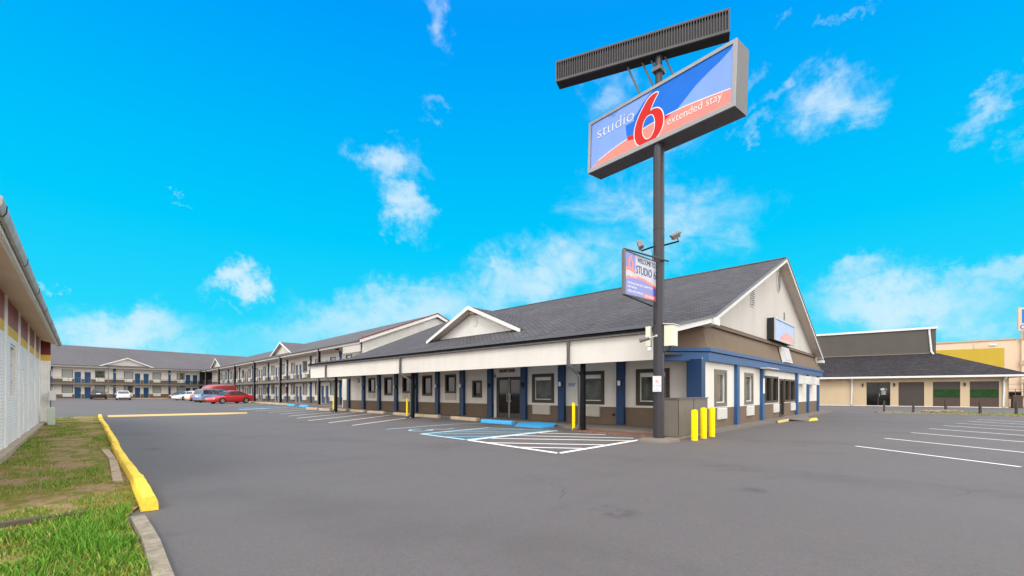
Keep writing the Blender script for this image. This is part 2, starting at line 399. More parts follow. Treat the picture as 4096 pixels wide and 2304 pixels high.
def add_text(name, body, origin, right, up, w, h, mats, parent, depth=.008, bold=0.0, curve_off=0.0):
    cu = bpy.data.curves.new(name, 'FONT'); cu.body = body; cu.size = 1; cu.resolution_u = 3; cu.offset = curve_off
    cu.extrude = .5; cu.align_x = 'LEFT'
    tmp = bpy.data.objects.new(name, cu); COL.objects.link(tmp)
    dg = bpy.context.evaluated_depsgraph_get()
    me = bpy.data.meshes.new_from_object(tmp.evaluated_get(dg))
    bpy.data.objects.remove(tmp); bpy.data.curves.remove(cu)
    xs = [v.co.x for v in me.vertices]; ys = [v.co.y for v in me.vertices]
    x0, x1, y0, y1 = min(xs), max(xs), min(ys), max(ys)
    right = Vector(right).normalized(); up = Vector(up).normalized(); nrm = right.cross(up); origin = Vector(origin)
    mb = MB()
    pts = [origin + right*((v.co.x-x0)/(x1-x0)*w) + up*((v.co.y-y0)/(y1-y0)*h) + nrm*((v.co.z+.5)*depth) for v in me.vertices]
    mb.add(pts, [tuple(p.vertices) for p in me.polygons])
    o = mb.build(name, mats, parent, world=True, recalc=False)
    bpy.data.meshes.remove(me)
    return o

# ------------------------------------------------------------------ facade helpers (x along, y into the building, z up)
def wall_panel(mb, x0, x1, zs, ops, y=0.0, depth=.14, rev=None):
    """zs: [(z, material of the strip above)], last z closes; ops: (xa, xb, za, zb) holes with reveals"""
    zb = [z for z, _ in zs]
    X = sorted({x0, x1, *[v for o in ops for v in (o[0], o[1]) if x0 < v < x1]})
    Z = sorted({*zb, *[v for o in ops for v in (o[2], o[3]) if zb[0] < v < zb[-1]]})
    def mi(z):
        r = 0
        for zz, m in zs:
            if z >= zz: r = m
        return r
    for i in range(len(X)-1):
        for j in range(len(Z)-1):
            cx = (X[i]+X[i+1])/2; cz = (Z[j]+Z[j+1])/2
            if any(o[0] < cx < o[1] and o[2] < cz < o[3] for o in ops): continue
            mb.quad((X[i], y, Z[j]), (X[i+1], y, Z[j]), (X[i+1], y, Z[j+1]), (X[i], y, Z[j+1]), mi(cz))
    for xa, xb, za, zb_ in ops:
        m = rev if rev is not None else mi((za+zb_)/2)
        mb.quad((xa, y, za), (xa, y+depth, za), (xa, y+depth, zb_), (xa, y, zb_), m)
        mb.quad((xb, y, za), (xb, y, zb_), (xb, y+depth, zb_), (xb, y+depth, za), m)
        mb.quad((xa, y, zb_), (xa, y+depth, zb_), (xb, y+depth, zb_), (xb, y, zb_), m)
        mb.quad((xa, y, za), (xb, y, za), (xb, y+depth, za), (xa, y+depth, za), m)
def ring(mb, x0, x1, z0, z1, w, y0, y1, mi=0, wb=None):
    wb = w if wb is None else wb
    mb.box(x0, x0+w, y0, y1, z0, z1, mi); mb.box(x1-w, x1, y0, y1, z0, z1, mi)
    mb.box(x0+w, x1-w, y0, y1, z1-w, z1, mi); mb.box(x0+w, x1-w, y0, y1, z0, z0+wb, mi)
def make_window(parent, w, h, loc, rotz, trim, tw, pane, alu=True, name='window', proud=.04, inset=.07, mull=False):
    """origin at the middle of the sill, at wall face"""
    mb = MB(); ring(mb, -w/2, w/2, 0, h, tw, -proud, inset, 0)
    o = mb.build(name, trim, parent, loc=loc, rotz=rotz)
    if alu:
        mb = MB(); ring(mb, -w/2+tw, w/2-tw, tw, h-tw, .035, inset-.05, inset+.01)
        if mull: mb.box(-.015, .015, inset-.04, inset+.008, tw+.035, h-tw-.035)
        kid(o, mb.build('sash', ALU, o))
    mb = MB(); mb.box(-w/2+tw*.9, w/2-tw*.9, inset-.006, inset+.02, tw*.9, h-tw*.9)
    kid(o, mb.build('pane', pane, o))
    return o
def make_ac(parent, w, h, loc, rotz, m, d=.12):
    mb = MB(); mb.box(-w/2, w/2, -d, .02, 0, h, 0, .012); mb.box(-w/2+.03, w/2-.03, -d-.012, -d+.002, .03, h-.03, 1)
    return mb.build('air_conditioner', [ALU if m is ACM else ACT, m], parent, loc=loc, rotz=rotz)
def make_door(parent, w, h, loc, rotz, hand=1):
    mb = MB(); mb.box(-w/2+.05, w/2-.05, .04, .09, 0.02, h-.05)
    for zz in (.25, 1.1):
        for sx in (-1, 1): mb.box(sx*w*.21-w*.13, sx*w*.21+w*.13, .028, .045, zz, zz+.62)
    o = mb.build('door', DBLUE, parent, loc=loc, rotz=rotz)
    mb = MB(); ring(mb, -w/2, w/2, 0, h, .05, .0, .10, 0, .02); kid(o, mb.build('door_frame', WHITE, o))
    mb = MB(); mb.box(hand*(w/2-.16), hand*(w/2-.09), .0, .045, .92, 1.08); kid(o, mb.build('handle', SILVER, o))
    return o
def roof_slab(name, prof, y0, y1, th, parent, m, T, under=None):
    """prof in (y-depth, z) top line; extruded in x from y0 to y1 (facade frame)"""
    mb = MB(T); n = len(prof)
    for i in range(n-1):
        (a, za), (b, zb) = prof[i], prof[i+1]
        mb.quad((y0, a, za), (y1, a, za), (y1, b, zb), (y0, b, zb), 0)
        mb.quad((y0, a, za-th), (y0, b, zb-th), (y1, b, zb-th), (y1, a, za-th), 1)
        for x in (y0, y1): mb.quad((x, a, za-th), (x, a, za), (x, b, zb), (x, b, zb-th), 1)
    for k in (0, -1):
        a, za = prof[k]; mb.quad((y0, a, za-th), (y1, a, za-th), (y1, a, za), (y0, a, za), 1)
    return mb.build(name, [m, under or DARK], parent)
def Tm(ang, loc=(0,0,0)): return Matrix.Translation(loc) @ Matrix.Rotation(ang, 4, 'Z')

# ================================================================== GROUND
def axis_vals(a, b, fine0, fine1, st):
    v = [a, a*.5+fine0*.5]; x = fine0
    while x < fine1: v.append(x); x += st
    v += [fine1, (fine1+b)/2, b]; return v
xs = axis_vals(-260, 420, -20, 60, 2.0); ys = axis_vals(-260, 420, -10, 116, 2.0)
mb = MB(); nx = len(xs)
mb.add([(x, y, g(x, y)) for y in ys for x in xs], [(j*nx+i, j*nx+i+1, (j+1)*nx+i+1, (j+1)*nx+i) for j in range(len(ys)-1) for i in range(nx-1)])
struct(mb.build('parking_lot', ASPH))

def strip(mb, pts, w, lift=.004, mi=0, seg=1.5):
    """painted line along pts (x,y) of width w, draped on the ground"""
    for (a, b) in zip(pts[:-1], pts[1:]):
        a = Vector(a); b = Vector(b); L = (b-a).length; n = max(1, int(L/seg)); d = (b-a)/L; p = Vector((-d.y, d.x))*w/2
        for i in range(n):
            q0 = a+d*(L*i/n); q1 = a+d*(L*(i+1)/n)
            mb.quad(*[(q.x, q.y, g(q.x, q.y)+lift) for q in (q0-p, q1-p, q1+p, q0+p)], mi)
mb = MB()
# stalls in front of the office
for (a, b) in [((8.72,17.5),(14.2,20.9)),((8.65,19.6),(14.1,23.35)),((8.6,21.7),(14.0,25.5)),((8.9,23.9),(14.1,27.7)),((9.3,26.2),(14.2,29.9)),((9.6,28.6),(14.3,32.2)),((9.8,31.1),(14.4,34.6))]:
    strip(mb, [a, b], .10)
for (a, b) in [((12.4,55.2),(17.0,57.4)),((12.4,52.4),(17.0,54.6)),((12.4,64.2),(17.2,66.4)),((12.4,61.2),(17.2,63.4)),((12.3,50.0),(16.9,51.9)),((9.9,33.9),(14.5,37.2)),((10.0,37.0),(16.0,41.2))]:
    strip(mb, [a, b], .10)
# white hatched box
W0, W1, W2, W3 = (8.05,6.18), (8.44,9.77), (12.74,9.85), (12.02,6.20)
strip(mb, [W1, W0, W3], .16, .006); strip(mb, [W1, W2], .15, .007)
for (a, b) in [((11.56,9.72),(12.62,7.75)),((10.37,9.70),(12.25,6.55)),((9.25,9.65),(11.55,6.28)),((8.40,8.85),(10.15,6.28)),((8.22,7.60),(9.15,6.28))]: strip(mb, [a, b], .13, .0075)
# stalls of the far right lot
for (a, b) in [((14.47,1.42),(12.56,-1.22)),((17.56,1.02),(13.9,-3.9)),((20.66,.5),(17.0,-4.6)),((23.4,.05),(19.8,-5.0)),((25.96,-.39),(22.3,-5.4)),((28.3,-.82),(24.7,-5.8)),((30.7,-1.3),(27.1,-6.2)),((33.0,-1.7),(29.4,-6.6))]:
    strip(mb, [a, b], .10)
struct(mb.build('parking_lines', PLINE))
mb = MB()
B0, B1, B2, B3 = (8.57,12.34), (8.44,9.77), (12.6,9.93), (11.74,12.66)
mb.poly([(x, y, g(x, y)+.004) for x, y in (B0, B1, B2, B3)], 1)
strip(mb, [(8.44,9.92), B0, (11.9,12.6)], .15, .010); strip(mb, [(8.46,9.90), (12.5,10.0)], .13, .010); strip(mb, [(11.8,12.62), (12.7,10.0)], .10, .010)
for (a, b) in [((8.6,12.2),(11.5,10.05)),((9.5,12.38),(12.3,10.2)),((10.5,12.45),(12.4,11.0)),((8.6,11.0),(9.8,10.0))]: strip(mb, [a, b], .07, .009)
strip(mb, [(8.72,14.85),(12.2,15.15),(13.4,14.6)], .09)
# wheelchair symbol
for k in range(14):
    a = PI*.3+k*2*PI*.75/14; b = PI*.3+(k+1)*2*PI*.75/14
    strip(mb, [(9.45+.42*math.cos(a), 13.62+.42*math.sin(a)), (9.45+.42*math.cos(b), 13.62+.42*math.sin(b))], .09, .006)
strip(mb, [(9.55,13.45),(10.05,13.62),(10.25,13.25),(10.75,13.3)], .09, .007)
# blue bay by the long wing
mb.poly([(x, y, g(x, y)+.004) for x, y in ((9.6,37.0),(16.2,41.0),(17.0,47.0),(11.6,44.5))], 1)
strip(mb, [(9.7,37.2),(16.2,41.2)], .10, .008); strip(mb, [(9.9,38.0),(12.2,39.0)], .3, .008); strip(mb, [(11.2,42.0),(16.6,44.8)], .10, .008)
struct(mb.build('accessible_bay_markings', [PBLUE, PBLUEF]))
mb = MB(); n = 16
for i in range(n):
    t0, t1 = i/n, (i+1)/n
    def pt(t, o): 
        x = 2.15+(8.45-2.15)*t; y = 31.85+(30.7-31.85)*t; w = .19*(1-.75*ss(.8, 1, t)); return (x, y+o*w, g(x, y))
    for o0, o1, z0, z1 in ((-1, -.7, .0, .085), (-.7, .7, .085, .085), (.7, 1, .085, 0)):
        a, b, c, d = pt(t0, o0), pt(t1, o0), pt(t1, o1), pt(t0, o1)
        mb.quad((a[0], a[1], a[2]+z0), (b[0], b[1], b[2]+z0), (c[0], c[1], c[2]+z1), (d[0], d[1], d[2]+z1))
struct(mb.build('painted_kerb', PYEL))

# stains by the wheel stops, hairline cracks and patches in the asphalt
STAIN = mat_worn('stain_dark', (.045, .038, .035), .40, (.105, .095, .094)); CRK = mat_worn('crack_dark', (.055, .050, .050), .50, (.10, .09, .09))
mb = MB(); rnd = random.Random(3)
for (x, y, rx, ry, a) in ((13.3, 17.6, .9, .45, .6), (13.2, 20.0, .8, .35, .5), (13.5, 22.6, .7, .3, .6), (13.4, 15.2, .8, .4, .3), (13.5, 25.4, .7, .3, .6), (13.1, 13.6, .5, .25, .2), (14.2, 61.0, 1.2, .5, .4), (12.9, 9.2, .35, .5, 0)):
    pts = []
    for k in range(22):
        q = 2*PI*k/22; r = 1+.45*noise.noise(Vector((x+math.cos(q)*1.3, y+math.sin(q)*1.3, 4)))
        px, py = rx*r*math.cos(q), ry*r*math.sin(q); X, Y = x+px*math.cos(a)-py*math.sin(a), y+px*math.sin(a)+py*math.cos(a); pts.append((X, Y, g(X, Y)+.0025))
    mb.poly(pts, 0)
for (x, y, a) in ((8.1, 22.7, -.6), (4.2, 33.5, -.5)):
    strip(mb, [(x-.35*math.cos(a), y-.35*math.sin(a)), (x+.35*math.cos(a), y+.35*math.sin(a))], .10, .003, 0)
for (x, y, a, n) in ((6.3, 8.3, .9, 9), (9.2, 2.6, 2.3, 8), (12.5, 1.4, 2.0, 12), (17.5, 2.6, 2.5, 14), (6.2, 14.2, 2.6, 10), (24.0, 2.2, 2.4, 14)):
    P = [(x, y)]
    for k in range(n):
        b_ = a+rnd.uniform(-.9, .9); P.append((P[-1][0]+.13*math.cos(b_), P[-1][1]+.13*math.sin(b_)))
    strip(mb, P, .010, .003, 1)
struct(mb.build('asphalt_stains', [STAIN, CRK]))
# pavement along the office, kerbed
def slab(mb, poly, top, mi=0):
    lo = [(x, y, -.25) for x, y in poly]; hi = [(x, y, top(x, y) if callable(top) else top) for x, y in poly]
    n = len(poly)
    mb.poly(hi, mi)
    for i in range(n):
        j = (i+1) % n; mb.quad(lo[i], lo[j], hi[j], hi[i], mi)
mb = MB()
def edge_x(y): return 14.85
front = [(13.75, 9.6), (13.9, 10.4), (14.5, 11.2), (14.85, 12.0)] + [(14.85, y) for y in range(14, 36, 3)]
poly = [(16.1, 5.9), (13.75, 5.9)] + front + [(14.9, 35.0), (16.1, 35.0)]
for (a, b) in zip(front[:-1], front[1:]):
    slab(mb, [a, b, (16.1, b[1]), (16.1, a[1])], lambda x, y: .085+.11*ss(14, 34, y))
slab(mb, [(13.75, 5.95), (13.75, 9.6), (16.1, 9.6), (16.1, 5.95)], .085)
struct(mb.build('front_pavement', WALK))
mb = MB(); slab(mb, [(15.2, 5.9), (15.6, 5.34), (22.9, 5.12), (22.9, 5.9)], .10); slab(mb, [(22.9, 5.9), (22.9, 5.12), (24.9, 5.06), (24.9, 5.9)], .104)
slab(mb, [(24.9, 5.9), (24.9, 5.06), (29, 5.08), (38.4, 5.0), (38.4, 5.9)], .10)
struct(mb.build('side_pavement', WALK))
mb = MB(); mb.box(22.9, 24.9, 5.03, 5.075, .0, .112)
tag(mb.build('kerb_edging', PYEL), 'worn yellow painted kerb edge before the side entrance ramp', 'kerb')
mb = MB(); slab(mb, [(12.95, 6.1), (13.0, 9.3), (13.75, 9.45), (13.75, 6.05)], .035)
struct(mb.build('brick_paving', PAVER))
# side ramp
t = thing('entrance_ramp', 'low grey wooden ramp with yellow lip by the side door', 'ramp', (26.8, 4.6, 0))
mb = MB(); mb.prism([(24.95, 5.05, .115), (25.4, 4.3, .03), (27.9, 4.6, .03), (28.7, 5.05, .115)], (0, 0, -.04)); mb.build('ramp_deck', WALK, t, world=True)
mb = MB(); mb.prism([(25.4, 4.29, .032), (26.6, 4.1, .008), (29.1, 4.55, .01), (27.9, 4.6, .034)], (0, 0, -.03)); mb.build('ramp_lip', YELK, t, world=True)

# ================================================================== OFFICE
OFF = thing('motel_office', 'cream single storey office with charcoal gable roof and blue pillars', 'building', (16, 5.75, 0))
LO = Matrix.Translation((-16, -5.75, 0))              # world -> office-local
TF = LO @ Tm(-PI/2, (16, 0, 0))                        # front facade frame: x = -Y, y = X-16
TS = LO @ Tm(0, (0, 5.75, 0))                          # side facade frame: x = X, y = Y-5.75
# front wall: openings in terms of Y -> x=-Y
fw = [('w', 29.6, 28.64, 1.37, 2.42, GL_DARK, 1), ('w', 27.39, 26.36, 1.19, 2.42, GL_DARK, 0), ('w', 25.12, 24.17, 1.36, 2.42, GL_DARK, 1),
      ('w', 22.9, 21.9, 1.19, 2.43, GL_DARK, 0), ('w', 20.6, 19.62, 1.35, 2.43, GL_DARK, 1), ('w', 18.2, 17.45, 1.12, 2.04, GL_DARK, 0),
      ('W', 13.87, 12.55, .91, 2.27, GL_MID, 2), ('W', 11.21, 9.89, .89, 2.30, GL_MID, 2), ('W', 8.44, 7.08, .89, 2.31, GL_MID, 0)]
DOORY = (16.33, 14.57)
ops = [(-a+.06, -b-.06, z0+.06, z1-.06) for _, a, b, z0, z1, _, _ in fw] + [(-DOORY[0], -DOORY[1], .1, 2.18)]
mb = MB(TF); wall_panel(mb, -33.7, -6.1, [(-.2, 1), (.80, 0), (2.80, 0)], ops, 0, .16)
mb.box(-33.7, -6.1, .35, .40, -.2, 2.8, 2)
T2 = MB(TS)
sw = [(16.78, 18.07, .88, 2.25, GL_MID), (20.37, 21.58, .88, 2.24, GL_MID), (23.5, 24.66, .89, 2.2, GL_DARK), (24.76, 26.0, .89, 2.2, GL_DARK), (27.36, 28.58, .88, 2.12, GL_DARK), (28.62, 29.84, .88, 2.12, GL_DARK)]
sops = [(a+.06, b-.06, z0+.06, z1-.06) for a, b, z0, z1, _ in sw] + [(26.31, 27.33, .11, 2.12)]
wall_panel(T2, 15.6, 37.0, [(-.2, 1), (.82, 0), (2.62, 0)], sops, 0, .16)
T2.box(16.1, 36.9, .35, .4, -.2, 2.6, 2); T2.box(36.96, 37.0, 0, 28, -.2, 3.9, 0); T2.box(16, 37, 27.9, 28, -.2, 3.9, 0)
mb.v += T2.v; o0 = len(mb.v)-len(T2.v); mb.f += [[i+o0 for i in f] for f in T2.f]; mb.m += T2.m
mb.build('wall', [CREAMW, BROWN, DARK], OFF)
protos = {}
for kind, a, b, z0, z1, gl, ac in fw:
    make_window(OFF, a-b, z1-z0, LO @ Vector((16, (a+b)/2, z0)), -PI/2, BRFRAME, .11 if kind == 'w' else .15, gl, kind == 'W')
    if kind == 'W':
        wo = [c for c in OFF.children if c.name.startswith('window')][-1]
        m2 = MB(); W2 = (a-b)/2-.19; m2.box(-W2, W2, .052, .062, (z1-z0)*.78, z1-z0-.19); m2.build('blind', ALU, wo)
    if ac == 1:
        m2 = MB(); m2.box(-(a-b)/2, (a-b)/2, -.035, .02, 0, .38); m2.build('vent_panel', ACT, OFF, loc=LO @ Vector((16, (a+b)/2, z0-.39)), rotz=-PI/2)
    if ac == 2: make_ac(OFF, 1.05, .45, LO @ Vector((16, (a+b)/2+.06, .37)), -PI/2, ACT, .09)
for a, b, z0, z1, gl in sw:
    make_window(OFF, b-a, z1-z0, LO @ Vector(((a+b)/2, 5.75, z0)), 0, UTIL if a < 22 else BRFRAME, .13 if a < 22 else .10, gl, a < 22)
for (x, z) in ((17.55, .39), (21.15, .39), (25.6, .38), (29.4, .37)): make_ac(OFF, .95, .42, LO @ Vector((x, 5.75, z)), 0, ACM, .06)
for x in (31.5, 34.4):
    m2 = MB(); m2.box(-.62, .62, -.42, .1, 0, .42, 0, .02); m2.box(-.5, .5, -.436, -.41, .06, .36, 1); m2.box(-.66, .66, -.45, .05, -.05, -.008, 0)
    o = m2.build('air_conditioner', [ALU, ACM], OFF, loc=LO @ Vector((x, 5.75, 1.94)), rotz=0)
# glazed front doors
m2 = MB(); w = DOORY[0]-DOORY[1]
ring(m2, -w/2, w/2, 0, 2.08, .07, .02, .10, 0, .04)
fd = m2.build('entrance_doors', BRFRAME, OFF, loc=LO @ Vector((16, sum(DOORY)/2, .1)), rotz=-PI/2)
for s in (-1, 1):
    m2 = MB(); x0, x1 = (-w/2+.08, -.015) if s < 0 else (.015, w/2-.08)
    ring(m2, x0, x1, .05, 2.0, .075, .03, .085, 0, .2); m2.build('door_leaf', BRFRAME, fd)
    m2 = MB(); m2.box(x0+.07, x1-.07, .05, .065, .2, 1.95); m2.build('door_pane', GL_DARK, fd)
    m2 = MB(); m2.tube([(s*.11, -.01, .85), (s*.11, -.01, 1.2)], .016, 8); m2.box(s*.11-.02, s*.11+.02, -.01, .05, .83, .87); m2.box(s*.11-.02, s*.11+.02, -.01, .05, 1.18, 1.22); m2.build('door_handle', SILVER, fd)
m2 = MB(); m2.box(-.012, .012, .02, .09, .02, 2.0); m2.build('astragal', ALU, fd)
m2 = MB(); m2.box(-w/2-.17, -w/2-.002, -.03, .12, -.1, 2.2); m2.box(w/2+.002, w/2+.12, -.03, .12, -.1, 2.2); m2.box(-w/2-.17, w/2+.12, -.03, .12, 2.085, 2.2); m2.build('door_surround', WHITE, fd)
# lobby seen through the doors: counter and far wall as real geometry behind the glass
m2 = MB(TS); m2.poly([(26.3, .3, .1), (27.3, .3, .1), (27.3, .3, 2.1), (26.3, .3, 2.1)]);
m2 = MB(); ring(m2, -.5, .5, 0, 2.0, .09, -.02, .1, 0, .1); m2.box(-.42, .42, .04, .06, .1, 1.9, 1)
sd = m2.build('side_door', [BRFRAME, GL_DARK], OFF, loc=LO @ Vector((26.82, 5.75, .11)), rotz=0)
m2 = MB(); m2.box(-.36, -.30, .02, .039, .5, 1.5, 0); m2.box(-.36, -.30, .02, .039, 1.2, 1.7, 1); m2.build('door_poster', [PAPERW, INKR], sd)
# pillars on the front and side walls
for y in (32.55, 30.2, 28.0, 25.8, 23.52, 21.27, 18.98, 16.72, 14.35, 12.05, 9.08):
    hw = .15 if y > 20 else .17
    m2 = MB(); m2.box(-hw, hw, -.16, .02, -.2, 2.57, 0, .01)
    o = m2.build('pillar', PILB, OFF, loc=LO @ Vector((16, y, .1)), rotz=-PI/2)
    if y < 30.5:
        m2 = MB(); m2.box(-.07, .07, -.20, -.158, 1.55, 1.79, 1); m2.box(-.055, .055, -.27, -.198, 1.57, 1.77, 0, .02)
        kid(o, m2.build('wall_lamp', [PAPERW if y not in (16.72, 14.35) else BLACKP, BLACKP], o))
for x in (19.18, 22.86, 30.15, 33.4, 36.85):
    m2 = MB(); m2.box(-.15, .15, -.13, .02, -.25, 2.5, 0, .012); m2.build('pillar', BLUE, OFF, loc=LO @ Vector((x, 5.75, .1)))
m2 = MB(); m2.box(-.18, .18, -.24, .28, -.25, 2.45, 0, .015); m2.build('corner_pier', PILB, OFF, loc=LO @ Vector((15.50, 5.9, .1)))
m2 = MB(); m2.box(-.9, .9, -.55, -.2, 0, .035); m2.build('canopy_light', WHITE, OFF, loc=LO @ Vector((22.9, 5.75, 2.47)))
m2 = MB(); m2.box(-.13, .13, -.142, -.131, 1.25, 1.95); m2.build('notice', PAPERW, OFF, loc=LO @ Vector((22.86, 5.75, .1)))
m2 = MB(); m2.box(-.16, .16, -.03, .02, 0, .30); m2.box(-.12, .12, -.045, -.028, .04, .26, 1); m2.build('wall_vent', [UTIL, ACT], OFF, loc=LO @ Vector((16, 31.1, 2.12)), rotz=-PI/2)
m2 = MB(); m2.box(-.215, .215, -.02, .0, 0, .17, 0); m2.box(-.2, .2, -.024, -.019, .12, .16, 1); [m2.box(-.19, .17, -.024, -.019, .02+.03*k, .035+.03*k, 1) for k in range(3)]
m2.build('notice', [PAPERW, INKB], OFF, loc=LO @ Vector((16, 11.53, 1.63)), rotz=-PI/2)
m2 = MB(); m2.box(-.05, .05, -.05, .02, 0, .11, 0, .01); m2.build('outlet_box', BLACKP, OFF, loc=LO @ Vector((16, 9.45, .42)), rotz=-PI/2)
add_text('lettering', 'FRONT DESK', (15.985, 16.08, 2.41), (0, -1, 0), (0, 0, 1), 1.1, .16, LETM, OFF, .03)
# fascia, soffit
mb = MB(LO); mb.box(13.0, 13.14, 6.2, 32.42, 2.42, 3.34); mb.box(13.14, 16.0, 32.3, 32.42, 2.42, 3.5); [mb.box(12.9985, 12.9995, y-.006, y+.006, 2.43, 3.3, 1) for y in (10.8, 14.9, 19.0, 24.2, 28.4)]; mb.build('fascia', [CREAM, SOFFIT], OFF)
mb = MB(LO); mb.quad((13.14, 6.2, 2.70), (16.0, 6.2, 2.70), (16.0, 32.3, 2.70), (13.14, 32.3, 2.70)); mb.build('soffit', SOFFIT, OFF)
mb = MB(LO); mb.box(12.90, 12.998, 5.62, 32.46, 3.25, 3.335, 0, .015); mb.box(12.84, 12.90, 5.56, 32.46, 3.375, 3.412, 1); mb.build('gutter', [GREYM, GUTTER], OFF)  # dark strip also stands for shadow and dirt under the roof edge
# roof
Y0, Y1 = 5.5, 32.45
prof = [(12.84, 3.42), (16.0, 4.07), (26.62, 8.45), (37.35, 3.86)]
mb = MB(LO)
th = .16
for i in range(3):
    (a, za), (b, zb) = prof[i], prof[i+1]
    mb.quad((a, Y0, za), (b, Y0, zb), (b, Y1, zb), (a, Y1, za), 0)
    mb.quad((a, Y0, za-th), (a, Y1, za-th), (b, Y1, zb-th), (b, Y0, zb-th), 1)
mb.quad((12.84, Y0, 3.42), (12.84, Y1, 3.42), (12.84, Y1, 3.42-th+.08), (12.84, Y0, 3.42-th+.08), 2)
mb.quad((37.35, Y0, 3.86), (37.35, Y0, 3.7), (37.35, Y1, 3.7), (37.35, Y1, 3.86), 2)
for i in range(3):
    (a, za), (b, zb) = prof[i], prof[i+1]
    mb.quad((a, Y1, za), (b, Y1, zb), (b, Y1, zb-th), (a, Y1, za-th), 2)
roof = mb.build('roof', [SHING, SOFFIT, CHAR], OFF)
# soft ridge cap
mb = MB(LO); mb.prism([(26.42, Y0, 8.395), (26.62, Y0, 8.50), (26.82, Y0, 8.395), (26.62, Y0, 8.46)], (0, Y1-Y0, 0)); kid(roof, mb.build('ridge_cap', SHING, roof))
mb = MB(LO)
for i in range(3):
    (a, za), (b, zb) = prof[i], prof[i+1]
    h = .21
    mb.prism([(a, Y0-.05, za+.0), (b, Y0-.05, zb+.0), (b, Y0-.05, zb-h), (a, Y0-.05, za-h)], (0, .045, 0), 0)
    mb.prism([(a, Y0-.08, za+.03), (b, Y0-.08, zb+.03), (b, Y0-.08, zb-.05), (a, Y0-.08, za-.05)], (0, .029, 0), 1)
mb.box(15.72, 16.28, Y0-.12, Y0+.5, 3.74, 3.97, 0); mb.box(36.9, 37.5, Y0-.1, Y0+.4, 3.45, 3.62, 0)
mb.build('rake_board', [WHITE, GREYM], OFF)
# gable wall
mb = MB(LO)
mb.prism([(15.8, 5.95, 3.85), (37.0, 5.95, 3.85), (26.62, 5.95, 8.32)], (0, .1, 0), 0)
mb.build('gable_wall', WARM, OFF)
mb = MB(LO); mb.box(15.75, 37.1, 5.82, 5.94, 3.83, 3.95, 0); mb.box(15.75, 37.1, 5.86, 5.94, 3.955, 3.99, 1); mb.build('gable_ledge', [MANS, CHAR], OFF)
# mansard with chamfered end and blue band
foot = [(37.95, 5.62), (15.82, 5.62), (14.75, 6.68), (13.15, 6.72)]
top = [(36.95, 5.93, 3.84), (15.98, 5.93, 3.84), (15.1, 6.86, 3.72), (13.15, 6.95, 3.30)]
mb = MB(LO)
for i in range(3):
    a, b = foot[i], foot[i+1]; mb.quad((*a, 2.94), (*b, 2.94), top[i+1], top[i])
mb.quad((37.95, 5.62, 2.94), (36.95, 5.93, 3.84), (36.95, 30, 3.84), (37.9, 30, 2.94))
mb.build('mansard', MANS, OFF)
mb = MB(LO)
def band(z0, z1, o):
    P = [(37.95+o, 5.62-o), (15.82-o*.4, 5.62-o), (14.75-o*.4, 6.68-o), (13.15, 6.72-o)]
    Q = [(37.95-.1, 5.9), (15.9, 5.9), (14.95, 6.85), (13.15, 6.95)]
    for i in range(3):
        mb.quad((*P[i], z0), (*P[i+1], z0), (*P[i+1], z1), (*P[i], z1)); mb.quad((*P[i], z1), (*P[i+1], z1), (*Q[i+1], z1), (*Q[i], z1)); mb.quad((*P[i], z0), (*Q[i], z0), (*Q[i+1], z0), (*P[i+1], z0))
    mb.quad((*P[0], z0), (*P[0], z1), (*Q[0], z1), (*Q[0], z0))
band(2.50, 2.80, .03); band(2.825, 2.955, .09)
mb.build('fascia_band', BLUE, OFF)
# vents in the gable
m2 = MB()
pts = [(.36*math.cos(2*PI*k/24), .62*math.sin(2*PI*k/24)) for k in range(24)]
m2.prism([(x, -.05, z) for x, z in pts], (0, .05, 0), 0)
for k in range(-6, 7):
    hw = .29*math.sqrt(max(0, 1-(k*.085/.56)**2)); m2.box(-hw, hw, -.066, -.048, k*.085-.022, k*.085+.022, 1)
m2.build('gable_vent', [WHITE, BRFRAME], OFF, loc=LO @ Vector((27.0, 5.95, 7.38)))
m2 = MB(); m2.box(-.27, .27, -.04, .0, 0, 1.0, 0); [m2.box(-.23, .23, -.052, -.038, .05+k*.1, .1+k*.1, 1) for k in range(9)]
m2.build('gable_vent', [WHITE, BRFRAME], OFF, loc=LO @ Vector((22.2, 5.95, 5.33)))
m2 = MB(); m2.box(-.08, .08, -.03, .0, 0, .85, 0); m2.build('conduit_plate', UTIL, OFF, loc=LO @ Vector((28.3, 5.95, 5.0)))
# front dormer
DX, DYa, DYb, DZ, DZa = 18.05, 16.2, 24.4, 4.86, 6.6
ym = (DYa+DYb)/2; bx = 16+(DZa-4.07)/.4124
dm = MB(LO); dm.prism([(DX, DYa+.5, DZ+.05), (DX, DYb-.5, DZ+.05), (DX, ym, DZa-.2)], (.06, 0, 0)); dorm = dm.build('dormer', SIDING, OFF)
mb = MB(LO); th = .13; ox = DX-.55
for y, sgn in ((DYa, -1), (DYb, 1)):
    y2 = y+sgn*.15; lx = 16+(DZ-.06-4.07)/.4124+.1
    mb.quad((ox, ym, DZa), (bx, ym, DZa), (lx, y2, DZ-.05), (ox, y2, DZ-.05), 0)
    mb.quad((ox, ym, DZa-th), (ox, y2, DZ-.05-th), (lx, y2, DZ-.05-th), (bx, ym, DZa-th), 1)
kid(dorm, mb.build('dormer_roof', [SHING, SOFFIT], dorm))
mb = MB(LO)
for y, sgn in ((DYa, -1), (DYb, 1)):
    y2 = y+sgn*.18
    mb.prism([(ox-.05, ym, DZa+.03), (ox-.05, y2, DZ-.04), (ox-.05, y2, DZ-.24), (ox-.05, ym, DZa-.19)], (.045, 0, 0))
kid(dorm, mb.build('rake_board', WHITE, dorm))
mb = MB(TF); pts = [(.22*math.cos(2*PI*k/20), .30*math.sin(2*PI*k/20)) for k in range(20)]
